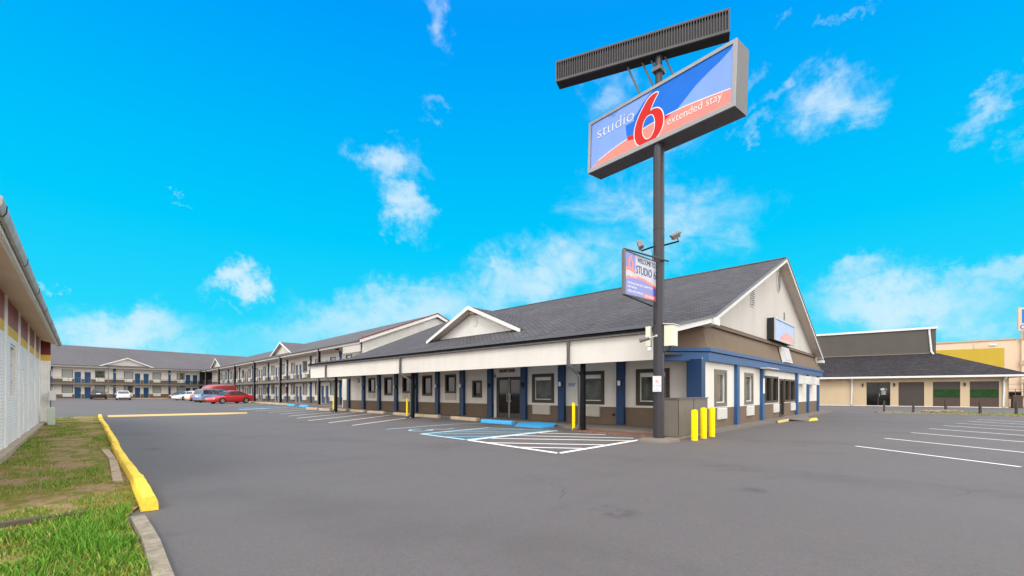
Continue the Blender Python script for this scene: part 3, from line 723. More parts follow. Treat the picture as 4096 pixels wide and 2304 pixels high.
mb.prism([(-ym+x, DX-16-.04, 5.72+z) for x, z in pts], (0, .03, 0)); [mb.box(-ym-.13, -ym+.13, DX-16-.055, DX-16-.035, 5.72+k*.09-.02, 5.72+k*.09+.02) for k in (-2, -1, 0, 1, 2)]
kid(dorm, mb.build('dormer_vent', WHITE, dorm))
mb = MB(LO); mb.box(DX-.35, DX+.02, ym-.35, ym+.1, DZa-.42, DZa-.22); kid(dorm, mb.build('nesting_ledge', TANC, dorm))
# posts and downspouts of the canopy
for y in (9.15, 20.0, 29.1):
    z0 = g(13.3, y)
    m2 = MB(); m2.box(-.072, .072, -.072, .072, -.1, 2.70-z0, 0, .008); m2.build('canopy_post', CHAR, OFF, loc=LO @ Vector((13.36, y, z0)))
for y, px in ((9.50, 9.30), (20.55, 20.16), (29.75, 29.26)):
    z0 = g(13.3, px)
    m2 = MB(LO); x = 12.93
    m2.tube([(x, y, 3.3), (x, y, 2.40), (x+.1, y-.12, 2.28), (13.30, px+.08, 2.12), (13.34, px, 2.0), (13.34, px, z0+.2), (13.2, px, z0+.06), (13.06, px+.05, z0+.05)], .062, 8)
    m2.build('downspout', GREYM, OFF, smooth=60)

# ================================================================== WALL SIGNS ON THE OFFICE
t = thing('gable_sign', 'tilted lightbox sign with pale blue and red face below the gable vent', 'sign', (26.8, 5.95, 4.0))
mb = MB(); mb.box(24.75, 28.95, 5.62, 5.94, 4.05, 5.12, 0); mb.build('sign_box', DARK, t, world=True)
mb = MB(); ring(mb, 24.7, 29.0, 4.0, 5.16, .10, 5.56, 5.62, 0); mb.build('sign_frame', SILVER, t, world=True)
mb = MB(); mb.quad((24.8, 5.60, 4.1), (28.9, 5.60, 4.1), (28.9, 5.60, 5.06), (24.8, 5.60, 5.06), 0)
ar = [(25.8+3.05*k/16, 4.11+.46*math.sin(PI*min(1, k/16*.80+.06))) for k in range(17)]
mb.poly([(x, 5.592, z) for x, z in ar]+[(28.85, 5.592, 4.11), (25.8, 5.592, 4.11)], 1)
SGF = signface('gable_glare_blue', (.48, .52, .74), .15, .1); SGFR = signface('gable_glare_red', (.72, .36, .31), .12, .1)  # sky glare put into the pale blue and red of this face
mb.build('sign_face', [SGF, SGFR], t, world=True, recalc=False)
t = thing('box_sign', 'small blank white metal box sign leaning on the taupe mansard', 'sign', (27.2, 5.6, 2.95))
mb = MB(); mb.prism([(26.2, 5.58, 2.95), (27.75, 5.58, 2.95), (28.2, 5.86, 3.78), (26.65, 5.86, 3.78)], (0, -.16, .03)); mb.build('sign_box', WHITE, t, world=True)
mb = MB(); mb.prism([(26.32, 5.432, 3.06), (27.70, 5.432, 3.06), (28.07, 5.665, 3.74), (26.69, 5.665, 3.74)], (0, -.012, .004)); mb.build('sign_face', UTIL if False else mat('box_face', (.44, .44, .46), .8, .15, 6.0, dirt=.3), t, world=True)

# ================================================================== PYLON SIGN
PX_, PY_ = 12.04, 5.65
PYL = thing('pylon_sign', 'tall charcoal pole sign with blue and red lettered cabinet and louvred box', 'sign', (PX_, PY_, 0))
LP = Matrix.Translation((-PX_, -PY_, 0))
mb = MB(); mb.cyl(0, 0, .05, 8.7, .152, 28); mb.cyl(0, 0, 9.9, 11.2, .10, 20, r1=.10); mb.cyl(0, 0, 6.05, 6.07, .158, 28); pole = mb.build('pole', POLEM, PYL, smooth=40)
mb = MB(); n = 28
ell = lambda rx, ry: [(rx*math.cos(2*PI*k/n)*.69-ry*math.sin(2*PI*k/n)*.72-.0, -rx*math.cos(2*PI*k/n)*.72-ry*math.sin(2*PI*k/n)*.69) for k in range(n)]
A_ = [(x, y, -.1) for x, y in ell(.62, .42)]; B_ = [(x, y, .06) for x, y in ell(.58, .38)]; C_ = [(x, y, .10) for x, y in ell(.45, .30)]
mb.add(A_+B_+C_, [(i, (i+1) % n, n+(i+1) % n, n+i) for i in range(n)]+[(n+i, n+(i+1) % n, 2*n+(i+1) % n, 2*n+i) for i in range(n)]+[tuple(range(2*n, 3*n))]); mb.build('footing', WALK, PYL, smooth=50)
SA = Vector((12.16, 8.123, 0)); SV = Vector((-.1321, -.9912, 0)); SN = Vector((.9912, -.1321, 0))      # SN into the cabinet
mid = 2.36; ang = R(1.95)
def sp(s, z, d=0.0):   # cabinet point, with its slight sag
    ds = s-mid; dz = z-9.3
    s2 = mid + ds*math.cos(ang) + dz*math.sin(ang); z2 = 9.295 - ds*math.sin(ang) + dz*math.cos(ang)
    return LP @ (SA + SV*s2 + SN*d + Vector((0, 0, z2)))
def sbox(mb, s0, s1, z0, z1, d0, d1, mi=0):
    P = [sp(s, z, d) for d in (d0, d1) for s, z in ((s0, z0), (s1, z0), (s1, z1), (s0, z1))]
    mb.add(P, [(0, 3, 2, 1), (4, 5, 6, 7), (0, 1, 5, 4), (1, 2, 6, 5), (2, 3, 7, 6), (3, 0, 4, 7)], mi)
S0, S1, Z0, Z1 = 0, 4.72, 8.49, 10.12
mb = MB(); sbox(mb, S0, S1, Z0, Z1, .045, .66); cab = mb.build('cabinet', GREYM, PYL)
mb = MB()
for d0, d1 in ((0, .05),):
    sbox(mb, S0, S0+.09, Z0, Z1, d0, d1); sbox(mb, S1-.09, S1, Z0, Z1, d0, d1); sbox(mb, S0+.09, S1-.09, Z1-.09, Z1, d0, d1); sbox(mb, S0+.09, S1-.09, Z0, Z0+.12, d0, d1)
kid(cab, mb.build('cabinet_frame', mat('frame_grey', (.27, .27, .28), .45, .08, 3.0, metal=.2), cab))
F0, F1, G0, G1 = .09, 4.63, 8.61, 10.03
def face_poly(mb, pts, d, mi): mb.poly([sp(s, z, d) for s, z in pts], mi)
mb = MB(); face_poly(mb, [(F0, G0), (F1, G0), (F1, G1), (F0, G1)], .030, 0)
drift = lambda s, z: (s, z+.0345*(s-mid))      # measured points carry the sag; take it out again
swl = [drift(*p) for p in [(.119,8.69),(.421,8.831),(.761,8.915),(1.18,8.985),(1.536,9.02),(1.793,9.045),(2.25,9.085),(2.731,9.095),(2.972,9.095),(3.329,9.075),(3.996,8.99),(4.598,8.895)]]
for (a, b) in zip(swl[:-1], swl[1:]): face_poly(mb, [(a[0], G0), (b[0], G0), (b[0], max(G0, b[1])), (a[0], max(G0, a[1]))], .0285, 1)
for (a, b) in zip(swl[1:-1], swl[2:]): face_poly(mb, [(a[0], a[1]-.008), (b[0], b[1]-.008), (b[0], b[1]+.016), (a[0], a[1]+.016)], .027, 2)
reflection_wedge = [(4.577, 9.87), (4.308, 9.725), (4.028, 9.626), (3.67, 9.466), (3.329, 9.23), (3.081, 9.061), (2.75, 9.115), (1.793, 9.059), (1.514, 9.086), (1.483, 9.201), (1.448, 9.454), (1.644, 9.451), (1.751, 9.454), (1.751, 9.561), (1.878, 9.659), (2.043, 9.823), (2.165, 9.9), (2.286, 9.976), (2.4, 10.2), (4.6, 10.0)]  # reflection painted into the face: the area left free of glare
DR1 = [(2.75, 9.115), (2.972, 9.066), (2.825, 9.005), (2.731, 8.949)]  # red patches of the same painted reflection
DR2 = [(1.514, 9.086), (1.793, 9.059), (1.772, 8.908), (1.536, 8.978)]
from mathutils.geometry import tessellate_polygon
for pl, mi, dd in ((reflection_wedge, 3, .0278), (DR1, 4, .0266), (DR2, 4, .0266)):
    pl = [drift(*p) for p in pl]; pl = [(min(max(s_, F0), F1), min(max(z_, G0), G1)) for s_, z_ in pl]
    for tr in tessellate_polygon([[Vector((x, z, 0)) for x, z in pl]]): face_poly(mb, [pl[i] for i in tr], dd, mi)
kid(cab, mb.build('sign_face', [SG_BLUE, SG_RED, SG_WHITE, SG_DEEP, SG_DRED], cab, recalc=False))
six = [drift(*p) for p in [(2.541,9.869),(2.404,9.906),(2.238,9.86),(2.105,9.737),(1.982,9.588),(1.869,9.405),(1.793,9.202),(1.781,9.029),(1.815,8.853),(1.886,8.715),(1.982,8.638),(2.10,8.60),(2.25,8.58),(2.404,8.59),(2.56,8.65),(2.675,8.776),(2.731,8.932),(2.731,9.101),(2.694,9.254),(2.617,9.377),(2.521,9.449),(2.404,9.484),(2.306,9.481),(2.365,9.624),(2.451,9.751)]]
hole = [drift(*p) for p in [(2.206,9.372),(2.117,9.303),(2.064,9.206),(2.045,8.976),(2.105,8.811),(2.206,8.713),(2.326,8.711),(2.424,8.804),(2.467,8.956),(2.467,9.127),(2.424,9.275),(2.345,9.365)]]
def smooth_poly(p, k=3):
    n = len(p); out = []
    for i in range(n):
        p0, p1, p2, p3 = (Vector(p[(i+j-1) % n]) for j in range(4))
        for q in range(k):
            u = q/k; out.append(tuple(.5*((2*p1)+(-p0+p2)*u+(2*p0-5*p1+4*p2-p3)*u*u+(-p0+3*p1-3*p2+p3)*u**3)))
    return out
def grow(p, r):
    n = len(p); out = []
    A = sum(p[i][0]*p[(i+1) % n][1]-p[(i+1) % n][0]*p[i][1] for i in range(n)); sg = 1 if A > 0 else -1
    for i in range(n):
        a = Vector(p[i-1]); b = Vector(p[(i+1) % n]); d = (b-a).normalized(); out.append((p[i][0]+d.y*r*sg, p[i][1]-d.x*r*sg))
    return out
def fill_poly(name, loops, d, m, parent, fn=None):
    from mathutils.geometry import tessellate_polygon
    fn = fn or sp
    flat = [pt for l in loops for pt in l]
    tris = tessellate_polygon([[Vector((x, z, 0)) for x, z in l] for l in loops])
    mb = MB(); P = [fn(s, z, d) for s, z in flat]; mb.add(P, [tuple(x) for x in tris])
    return mb.build(name, m, parent, recalc=False)
six = smooth_poly(six[1:]+six[:1]); hole = smooth_poly(hole)
for base_, r_ in ((six, .030), (hole, -.024)):
    mb = MB(); og = grow(base_, r_)
    for i in range(len(base_)):
        j = (i+1) % len(base_); face_poly(mb, [base_[i], base_[j], og[j], og[i]], .0262, 0)
    kid(cab, mb.build('numeral_outline', SG_WHITE, cab, recalc=False))
kid(cab, fill_poly('numeral', [six, hole], .0235, SG_DRED, cab))
rt = SV*math.cos(ang)-Vector((0, 0, 1))*math.sin(ang); upv = Vector((0, 0, 1))*math.cos(ang)+SV*math.sin(ang)
LPI = LP.inverted()
o = add_text('lettering', 'studio', LPI @ sp(*drift(.36, 9.545), .024), rt, upv, 1.39, .33, SG_WHITE, PYL, .006, curve_off=-.016); o.parent = cab
o = add_text('lettering', 'extended stay', LPI @ sp(*drift(2.87, 8.735), .024), rt, upv, 1.52, .27, SG_WHITE, PYL, .006, curve_off=-.008); o.parent = cab
# louvred box above
LA = Vector((10.996, 8.481, 0)); LV = Vector((.3475, -.9377, 0)); LN = Vector((.9377, .3475, 0))
def lp(s, z, d): return LP @ (LA + LV*s + LN*d + Vector((0, 0, z)))
def lbox(mb, s0, s1, z0, z1, d0, d1, mi=0):
    P = [lp(s, z, d) for d in (d0, d1) for s, z in ((s0, z0), (s1, z0), (s1, z1), (s0, z1))]
    mb.add(P, [(0, 3, 2, 1), (4, 5, 6, 7), (0, 1, 5, 4), (1, 2, 6, 5), (2, 3, 7, 6), (3, 0, 4, 7)], mi)
LZ0, LZ1, LL = 11.02, 11.635, 4.84
mb = MB(); lbox(mb, 0, LL, LZ0, LZ1, -.14, .20, 0); louv = mb.build('louvred_box', DARK, PYL)
mb = MB(); lbox(mb, 0, LL, LZ1-.05, LZ1+.01, -.20, .21); lbox(mb, 0, LL, LZ0-.01, LZ0+.06, -.20, -.14); lbox(mb, 0, .04, LZ0+.06, LZ1-.05, -.20, -.14); lbox(mb, LL-.05, LL, LZ0+.06, LZ1-.05, -.20, -.14); kid(louv, mb.build('box_frame', SLAT, louv))
mb = MB(); nf = 66
for k in range(nf):
    s = .06+(LL-.13)*(k+.5)/nf; lbox(mb, s-.011, s+.011, LZ0+.06, LZ1-.05, -.195, -.14)
kid(louv, mb.build('louvre_slats', SLAT, louv))
for ds in (-.62, -.2, .05, .42):
    mb = MB(); a = lp(3.0+ds-.25, LZ0, .05); b = lp(3.0+ds+.12, 10.12-.0*ds, .12); mb.tube([a, b], .028, 6); mb.build('strut', GREYM, PYL)
mb = MB(); mb.box(-.17, .17, -.13, .13, 10.55, 10.66, 0); mb.build('pole_clamp', GREYM, PYL)
# electric service boxes on the pole
def pole_pt(u, d): p = cw(u, d); return (p.x, p.y)
t = thing('meter_box', 'large cream electrical box fixed to the right of the sign pole', 'electrical box', (12.2, 5.3, 2.7))
mb = MB(); mb.box(12.02, 12.33, 5.22, 5.49, 2.71, 3.30, 0, .012); mb.prism([(11.99, 5.19, 3.30), (12.36, 5.19, 3.30), (12.36, 5.51, 3.34), (11.99, 5.51, 3.34)], (0, 0, .02)); mb.build('box_body', mat('box_cream', (.70, .69, .55), .5, .05, 3), t, world=True)
mb = MB(); mb.tube([(12.15, 5.36, 2.72), (12.12, 5.38, 2.62), (12.06, 5.5, 2.55)], .03, 6); mb.build('conduit', BLACKP, t, world=True)
t = thing('meter_box', 'narrow cream electrical box fixed to the left of the sign pole', 'electrical box', (11.9, 5.95, 2.7))
mb = MB(); mb.box(11.90, 12.02, 5.84, 5.99, 2.72, 3.30, 0, .01); mb.build('box_body', MATS['box_cream'], t, world=True)
mb = MB(); mb.cyl(11.88, 5.86, 2.60, 2.70, .055, 12, 0, .02); mb.build('photocell', PAPERW, t, world=True)
t = thing('security_camera', 'grey bullet security camera on the dark sign pole below the electrical boxes', 'camera', (11.9, 5.72, 2.9))
a = Vector((11.87, 5.67, 3.0)); b = Vector((11.72, 5.78, 2.93)); c = Vector((11.58, 5.97, 2.87))
mb = MB(); mb.tube([b, c], [.045, .05], 12); mb.tube([c, c+(c-b)*.12], .056, 12); mb.build('camera_body', GREYM, t, world=True)
mb = MB(); mb.tube([a, b], .018, 8); mb.tube([a, a+Vector((.03, -.03, 0))], .045, 10); mb.build('bracket', SILVER, t, world=True)
# flood lights
def flood(label, base, tip, hd, tilt):
    t = thing('flood_light', label, 'flood light', base)
    mb = MB(); mb.tube([base, tip], .025, 8); mb.build('arm', CHAR, t, world=True)
    h = Vector(hd); T = Matrix.Translation(h) @ tilt
    mb = MB(T); mb.prism([(-.14, -.05, -.075), (.14, -.05, -.075), (.14, -.05, .075), (-.14, -.05, .075)], (0, .05, 0)); mb.prism([(-.11, 0, -.06), (.11, 0, -.06), (.11, 0, .06), (-.11, 0, .06)], (0, .09, 0)); mb.build('lamp_head', mat('lamp_grey', (.2, .185, .17), .5, .1, 6) if 'lamp_grey' not in MATS else MATS['lamp_grey'], t, world=True)
    mb = MB(); mb.tube([tip, h], .018, 6); mb.build('yoke', GREYM, t, world=True)
flood('grey flood light on a short arm left of the sign pole', (11.93, 5.77, 5.57), (11.72, 6.02, 5.46), (11.69, 6.06, 5.63), Matrix.Rotation(R(-130), 4, 'Z') @ Matrix.Rotation(R(55), 4, 'Y') @ Matrix.Rotation(R(20), 4, 'X'))
flood('grey flood light on a long arm right of the sign pole', (12.11, 5.57, 5.60), (12.44, 5.24, 5.73), (12.36, 5.30, 5.90), Matrix.Rotation(R(-45), 4, 'Z') @ Matrix.Rotation(R(-28), 4, 'Y') @ Matrix.Rotation(R(-60), 4, 'X'))
# hanging V banner
BA = Vector((10.349, 5.806, 0)); BV = Vector((.99617, -.0875, 0)); BNn = Vector((.0875, .99617, 0))
BAN = thing('banner_sign', 'printed welcome panel in a grey frame hung from the sign pole', 'sign', (10.349, 5.806, 3.98))
LB = Matrix.Translation((-10.349, -5.806, -3.98))
def bp(s, z, d=0.0): return LB @ (BA + BV*s + BNn*d + Vector((0, 0, z)))
def bbox(mb, s0, s1, z0, z1, d0, d1, mi=0):
    P = [bp(s, z, d) for d in (d0, d1) for s, z in ((s0, z0), (s1, z0), (s1, z1), (s0, z1))]
    mb.add(P, [(0, 3, 2, 1), (4, 5, 6, 7), (0, 1, 5, 4), (1, 2, 6, 5), (2, 3, 7, 6), (3, 0, 4, 7)], mi)
mb = MB(); bbox(mb, 0, 1.6, 3.98, 5.11, .0, .03); mb.build('panel', PAPERW, BAN)
mb = MB(); bbox(mb, -.05, .035, 3.96, 5.13, -.03, .04); bbox(mb, .035, 1.59, 3.965, 3.99, -.012, .035); bbox(mb, .035, 1.59, 5.10, 5.125, -.012, .035); mb.build('panel_frame', GREYM, BAN)
def bfill(name, pts, d, m): return fill_poly(name, [pts], d, m, BAN, bp)
Bz0, Bz1, Bs0, Bs1 = 3.995, 5.098, .04, 1.585
bfill('print', [(Bs0, Bz0), (Bs1, Bz0), (Bs1, Bz1), (Bs0, Bz1)], -.004, BN_WHITE)
sw2 = [(.04, 4.46), (.25, 4.50), (.45, 4.525), (.602, 4.53), (.933, 4.52), (1.296, 4.455), (1.585, 4.37)]
bfill('swoosh', [(s, z) for s, z in sw2]+[(s, z-.07) for s, z in reversed(sw2)], -.006, BN_RED)
bfill('blue_field', [(.04, Bz0)]+[(1.585, Bz0)]+[(s, z-.045) for s, z in reversed(sw2)], -.005, BN_BLUE)
bfill('logo_field', [(.05, 4.63), (.52, 4.66), (.52, 5.09), (.05, 5.09)], -.005, BN_BLUE)
bfill('logo_swoosh', [(.05, 4.60), (.05, 4.70), (.2, 4.725), (.36, 4.715), (.52, 4.67), (.52, 4.57), (.35, 4.63), (.2, 4.645)], -.007, BN_RED)
sx6 = [(.16+(x-1.78)*.27, 4.69+(z-8.6)*.27) for x, z in six]; hl6 = [(.16+(x-1.78)*.27, 4.69+(z-8.6)*.27) for x, z in hole]
fill_poly('numeral', [sx6, hl6], -.008, BN_RED, BAN, bp)
bfill('tag_field', [(.915, 4.0), (1.58, 4.0), (1.58, 4.11), (.90, 4.12)], -.007, BN_RED)
def bt(body, s, z, w, h, m): return add_text('lettering', body, LB.inverted() @ bp(s, z, -.008), BV, (0, 0, 1), w, h, m, BAN, .003)
bt('WELCOME TO', .62, 4.915, .89, .13, INKB); bt('STUDIO', .55, 4.61, .78, .22, INKB); bt('6', 1.42, 4.595, .11, .235, INKB)
bt('AMENITIES', .25, 4.465, .32, .05, PAPERW)
bt('\u2022 AFFORDABLE ROOM-GUEST LAUNDRY ROOM', .12, 4.275, 1.22, .062, PAPERW); bt('\u2022 FREE PARKING', .12, 4.172, .46, .062, PAPERW); bt('\u2022 MICRO-FRIDGE AVAILABLE', .12, 4.06, .76, .062, PAPERW)
bt('STAY LONGER', .96, 4.025, .47, .06, PAPERW)
for pa, pb in ((bp(-.02, 5.15, .0), bp(1.86, 5.14, -.22)), (bp(-.02, 3.97, .03), bp(1.70, 3.90, .20))):
    mb = MB(); mb.tube([pa, pb], .024, 6); mb.build('mounting_arm', SLAT, BAN)
mb = MB(); P = [bp(.35, 4.6, .12), bp(1.42, 4.6, .36), bp(1.42, 5.27, .36), bp(.35, 5.16, .12)]; P2 = [p+Vector((-.01, .03, 0)) for p in P]
mb.add(P+P2, [(0, 1, 2, 3), (7, 6, 5, 4), (0, 4, 5, 1), (1, 5, 6, 2), (2, 6, 7, 3), (3, 7, 4, 0)]); mb.build('rear_panel', PAPERW, BAN)
mb = MB(); mb.tube([bp(1.47, 3.97, .0), bp(1.50, 3.6, .02), bp(1.56, 3.28, .05)], .011, 6); mb.tube([bp(1.42, 5.45, .05), bp(1.44, 5.25, .03), bp(1.40, 5.12, .02)], .011, 6); mb.build('power_cable', BLACKP, BAN)
# no parking notice on the pole
t = thing('parking_notice', 'small white no parking notice strapped to the dark sign pole', 'sign', (11.86, 5.6, 1.42))
NA = Vector((11.80, 5.735, 0)); NV = Vector((.69, -.7245, 0)); NN = Vector((-.7245, -.69, 0))
def npt(s, z, d=0.0): return NA+NV*s+NN*d+Vector((0, 0, z))-Vector((11.86, 5.6, 1.42))
def nb(mb, s0, s1, z0, z1, d0, d1, mi=0):
    P = [npt(s, z, d) for d in (d0, d1) for s, z in ((s0, z0), (s1, z0), (s1, z1), (s0, z1))]
    mb.add(P, [(0, 3, 2, 1), (4, 5, 6, 7), (0, 1, 5, 4), (1, 2, 6, 5), (2, 3, 7, 6), (3, 0, 4, 7)], mi)
w, h = .24, .44; zb = 1.42
mb = MB(); nb(mb, .0, w, zb, zb+h, .055, .062); mb.build('plate', PAPERW, t)
mb = MB(); d0, d1 = .062, .0635
for a in ((.012, .018, zb+.015, zb+h-.015), (w-.018, w-.012, zb+.015, zb+h-.015), (.018, w-.018, zb+.015, zb+.021), (.018, w-.018, zb+h-.021, zb+h-.015)): nb(mb, *a, d0, d1)
mb.build('border', INKB, t)
mb = MB(); n = 24; cx, cz = w/2, zb+.285
for k in range(n):
    a0, a1 = 2*PI*k/n, 2*PI*(k+1)/n
    mb.add([npt(cx+r*math.cos(a), cz+r*math.sin(a), .0635) for r, a in ((.046, a0), (.057, a0), (.057, a1), (.046, a1))], [(0, 1, 2, 3)])
mb.add([npt(cx-.040, cz+.030, .0645), npt(cx+.030, cz-.040, .0645), npt(cx+.040, cz-.030, .0645), npt(cx-.030, cz+.040, .0645)], [(0, 1, 2, 3)])
mb.build('prohibition_ring', INKR, t, recalc=False)
o6 = Vector((11.86, 5.6, 1.42))
for body, z, hh, m, ww, ox in (('NOTICE', zb+.36, .045, INKR, .16, .04), ('R', zb+.255, .06, INKK, .04, .10), ('NO TRESPASSING', zb+.165, .032, INKB, .20, .02), ('OR SOLICITING', zb+.118, .032, INKB, .19, .025), ('ALLOWED ON', zb+.07, .030, INKB, .16, .04), ('THE PROPERTY', zb+.028, .030, INKB, .19, .025)):
    add_text('lettering', body, npt(ox, z, .062)+o6, NV, (0, 0, 1), ww, hh, m, t, .002)
# utility cabinet and bollards
t = thing('utility_cabinet', 'tall grey brown metal utility cabinet beside the sign pole', 'cabinet', (14, 5.1, 0))
mb = MB(); mb.box(12.83, 15.2, 5.0+.42, 5.86, .08, 1.20, 0); mb.build('cabinet_body', UTIL, t, world=True)
mb = MB(); mb.box(12.80, 15.23, 5.39, 5.88, 1.203, 1.235); mb.build('lid', GREYM, t, world=True)
mb = MB(); mb.box(12.87, 15.16, 5.46, 5.82, -.1, .078); mb.build('plinth', TANC, t, world=True)
mb = MB(); mb.box(14.0, 14.015, 5.412, 5.419, .1, 1.19); mb.box(12.835, 12.85, 5.412, 5.419, .1, 1.19); mb.build('door_seam', CHAR, t, world=True)
bl = [((12.93, 4.98), 'thick yellow steel bollard nearest the camera by the utility cabinet'), ((13.68, 5.0), 'thick yellow steel bollard in the middle of the three by the cabinet'), ((14.38, 5.0), 'thick yellow steel bollard nearest the side wall of the office')]
for i, ((x, y), lab) in enumerate(bl):
    mb = MB(); mb.cyl(0, 0, -.05, .90 + (.04 if i == 1 else .02*i), .092, 24, 0, .05)
    o = mb.build('bollard', YEL, None, smooth=50, loc=(x, y, 0)); tag(o, lab, 'bollard', 'yellow bollards by the cabinet')
    if i == 2: o.rotation_euler = (R(0), R(1.2), 0)
    WM[o.name] = Matrix.Translation(o.location)
    mb = MB(); mb.cyl(0, 0, .0, .012, .10, 20); mb.build('base_ring', TANC, o)
for (x, y), lab in (((13.27, 9.5), 'slim yellow post at the curved kerb end near the brick strip'), ((14.05, 21.6), 'slim yellow post beside the middle black canopy post'), ((13.6, 30.0), 'slim yellow post at the far end of the office canopy')):
    z0 = g(x, y); mb = MB(); mb.cyl(0, 0, -.1, 1.02, .058, 16, 0, .03); o = mb.build('bollard', YEL, None, smooth=50, loc=(x, y, z0)); tag(o, lab, 'bollard', 'slim yellow posts along the canopy'); WM[o.name] = Matrix.Translation(o.location)
    mb = MB(); mb.cyl(0, 0, -.01, .02, .085, 16); mb.build('base_ring', GREYM, o)

# ================================================================== TWO STOREY ROOM WINGS
def room_wing(root, pillars, x_lo, x_hi, zf0, zf1, zsl, ze, yw, zr_eave, ridge, roof_x, back, mods_skip=(), post_x=(), gl_low=GL_CURT, pan_off=0.0):
    """pillars: ascending x of wall pillars; rooms fill the bays between (facade frame, y into the building)"""
    lows, ups = [], []
    bays = list(zip(pillars[:-1], pillars[1:]))
    ops = []
    for a, b in bays:
        k = (b-a)/8.32
        for cx, kind in ((2.0, 'w'), (3.35, 'd'), (4.65, 'd'), (6.3, 'w')):
            x = a+cx*k
            if not (x_lo+.8 < x < x_hi-.8): continue
            for fl, zf in ((0, zf0), (1, zf1)):
                if kind == 'w': ops.append((x-.66, x+.66, zf+1.0, zf+2.28, kind, fl, x))
                else: ops.append((x-.46, x+.46, zf, zf+2.05, kind, fl, x))
    for fl, zf, zt in ((0, zf0, zsl), (1, zf1, ze)):
        mb = MB()
        wall_panel(mb, x_lo, x_hi, [(zf-.3, 1), (zf+.74, 0), (zt+.05, 0)], [(o[0]+.02, o[1]-.02, o[2], o[3]-.02) for o in ops if o[5] == fl], yw, .2)
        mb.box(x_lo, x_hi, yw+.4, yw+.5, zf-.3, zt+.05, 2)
        mb.build('wall', [CREAMW, BROWN, DARK], root)
    # prototypes
    first = {}
    def place(key, maker, loc):
        if key not in first: first[key] = maker(loc); return first[key]
        return copy_tree(first[key], loc=loc)
    i = 0
    for o in ops:
        x, zf = o[6], (zf0 if o[5] == 0 else zf1)
        if o[4] == 'w':
            i += 1; v = 'dark' if i % 7 == 3 else ('half' if i % 5 == 1 else 'drawn')  # pane variants: bare glass, half curtain, full curtain
            def mkw(l):
                w_ = make_window(root, 1.36, 1.34, l, 0, BRFRAME, .08, gl_low if v == 'drawn' else GL_MID)
                if v == 'half':
                    m2 = MB(); m2.box(-.56, -.08, .055, .066, .12, 1.22); m2.build('curtain', gl_low, w_)
                return w_
            place('w'+v, mkw, (x, yw, zf+.97))
            place('ac', lambda l: make_ac(root, 1.15, .42, l, 0, ACM, .14), (x, yw, zf+.32))
        else:
            hd = 1 if (i % 2 == 0) else -1
            place('d%d' % hd, lambda l: make_door(root, .92, 2.02, l, 0, hd), (x, yw+.05, zf))
    for p in pillars:
        if not x_lo-.1 < p < x_hi+.1: continue
        for fl, zf, zt in ((0, zf0, zsl), (1, zf1, ze)):
            def mk(l):
                m2 = MB(); m2.box(-.17, .17, -.14, .02, -.2, zt-zf, 0, .01); o = m2.build('pillar', DBLUE, root, loc=l)
                m2 = MB(); m2.box(-.08, .08, -.22, -.138, 2.0, 2.2, 0, .02); m2.build('wall_lamp', PAPERW, o); return o
            place('p%d' % fl, mk, (p, yw, zf))
    # balcony slab, railing, soffit, fascia
    mb = MB(); mb.box(x_lo, x_hi, -.02, yw, zsl, zf1); mb.box(x_lo, x_hi, -.05, -.021, zsl+.02, zf1+.02); mb.build('balcony_slab', UTIL, root)
    mb = MB(); mb.box(x_lo, x_hi, .06, .10, zf1+.92, zf1+.96); mb.box(x_lo, x_hi, .07, .09, zf1+.13, zf1+.15)
    n = int((x_hi-x_lo)/1.25)
    for k in range(n+1):
        x = x_lo+(x_hi-x_lo)*k/n; mb.box(x-.018, x+.018, .06, .10, zf1, zf1+.92)
    mb.build('railing', GREYM, root)
    mb = MB(); mb.quad((x_lo, -.15, ze+.03), (x_hi, -.15, ze+.03), (x_hi, yw+.1, ze+.03), (x_lo, yw+.1, ze+.03)); mb.build('soffit', SOFFIT, root)
    mb = MB(); mb.box(x_lo, x_hi, -.16, -.10, ze, zr_eave-.13); mb.build('fascia', WARM, root)
    mb = MB(); mb.box(x_lo, x_hi, -.30, -.162, zr_eave-.17, zr_eave-.05, 0, .02); mb.build('gutter', GREYM, root)
    yr, zr = ridge
    roof_slab('roof', [(-.28, zr_eave-.04), (yr, zr), (back, zr_eave-.04)], roof_x[0], roof_x[1], .14, root, SHINGF, None)
    for x in post_x:
        if x in pan_posts:
            def mkp(l):
                m2 = MB(); m2.box(-.10, .10, -.10, .10, -.3, ze-zf0+.02, 0, .01); return m2.build('post', CHAR, root, loc=l)
            place('post', mkp, (x, -.02, zf0))
        def mkd(l):
            m2 = MB(); m2.tube([(.0, -.23, zr_eave-.12), (0, -.23, ze-.05), (0, -.24, ze-.25), (0, -.24, .2), (0, -.4, .08)], .06, 8); return m2.build('downspout', GREYM, root, loc=l, smooth=60)
        place('ds', mkd, (x+.22, 0, zf0-.1))
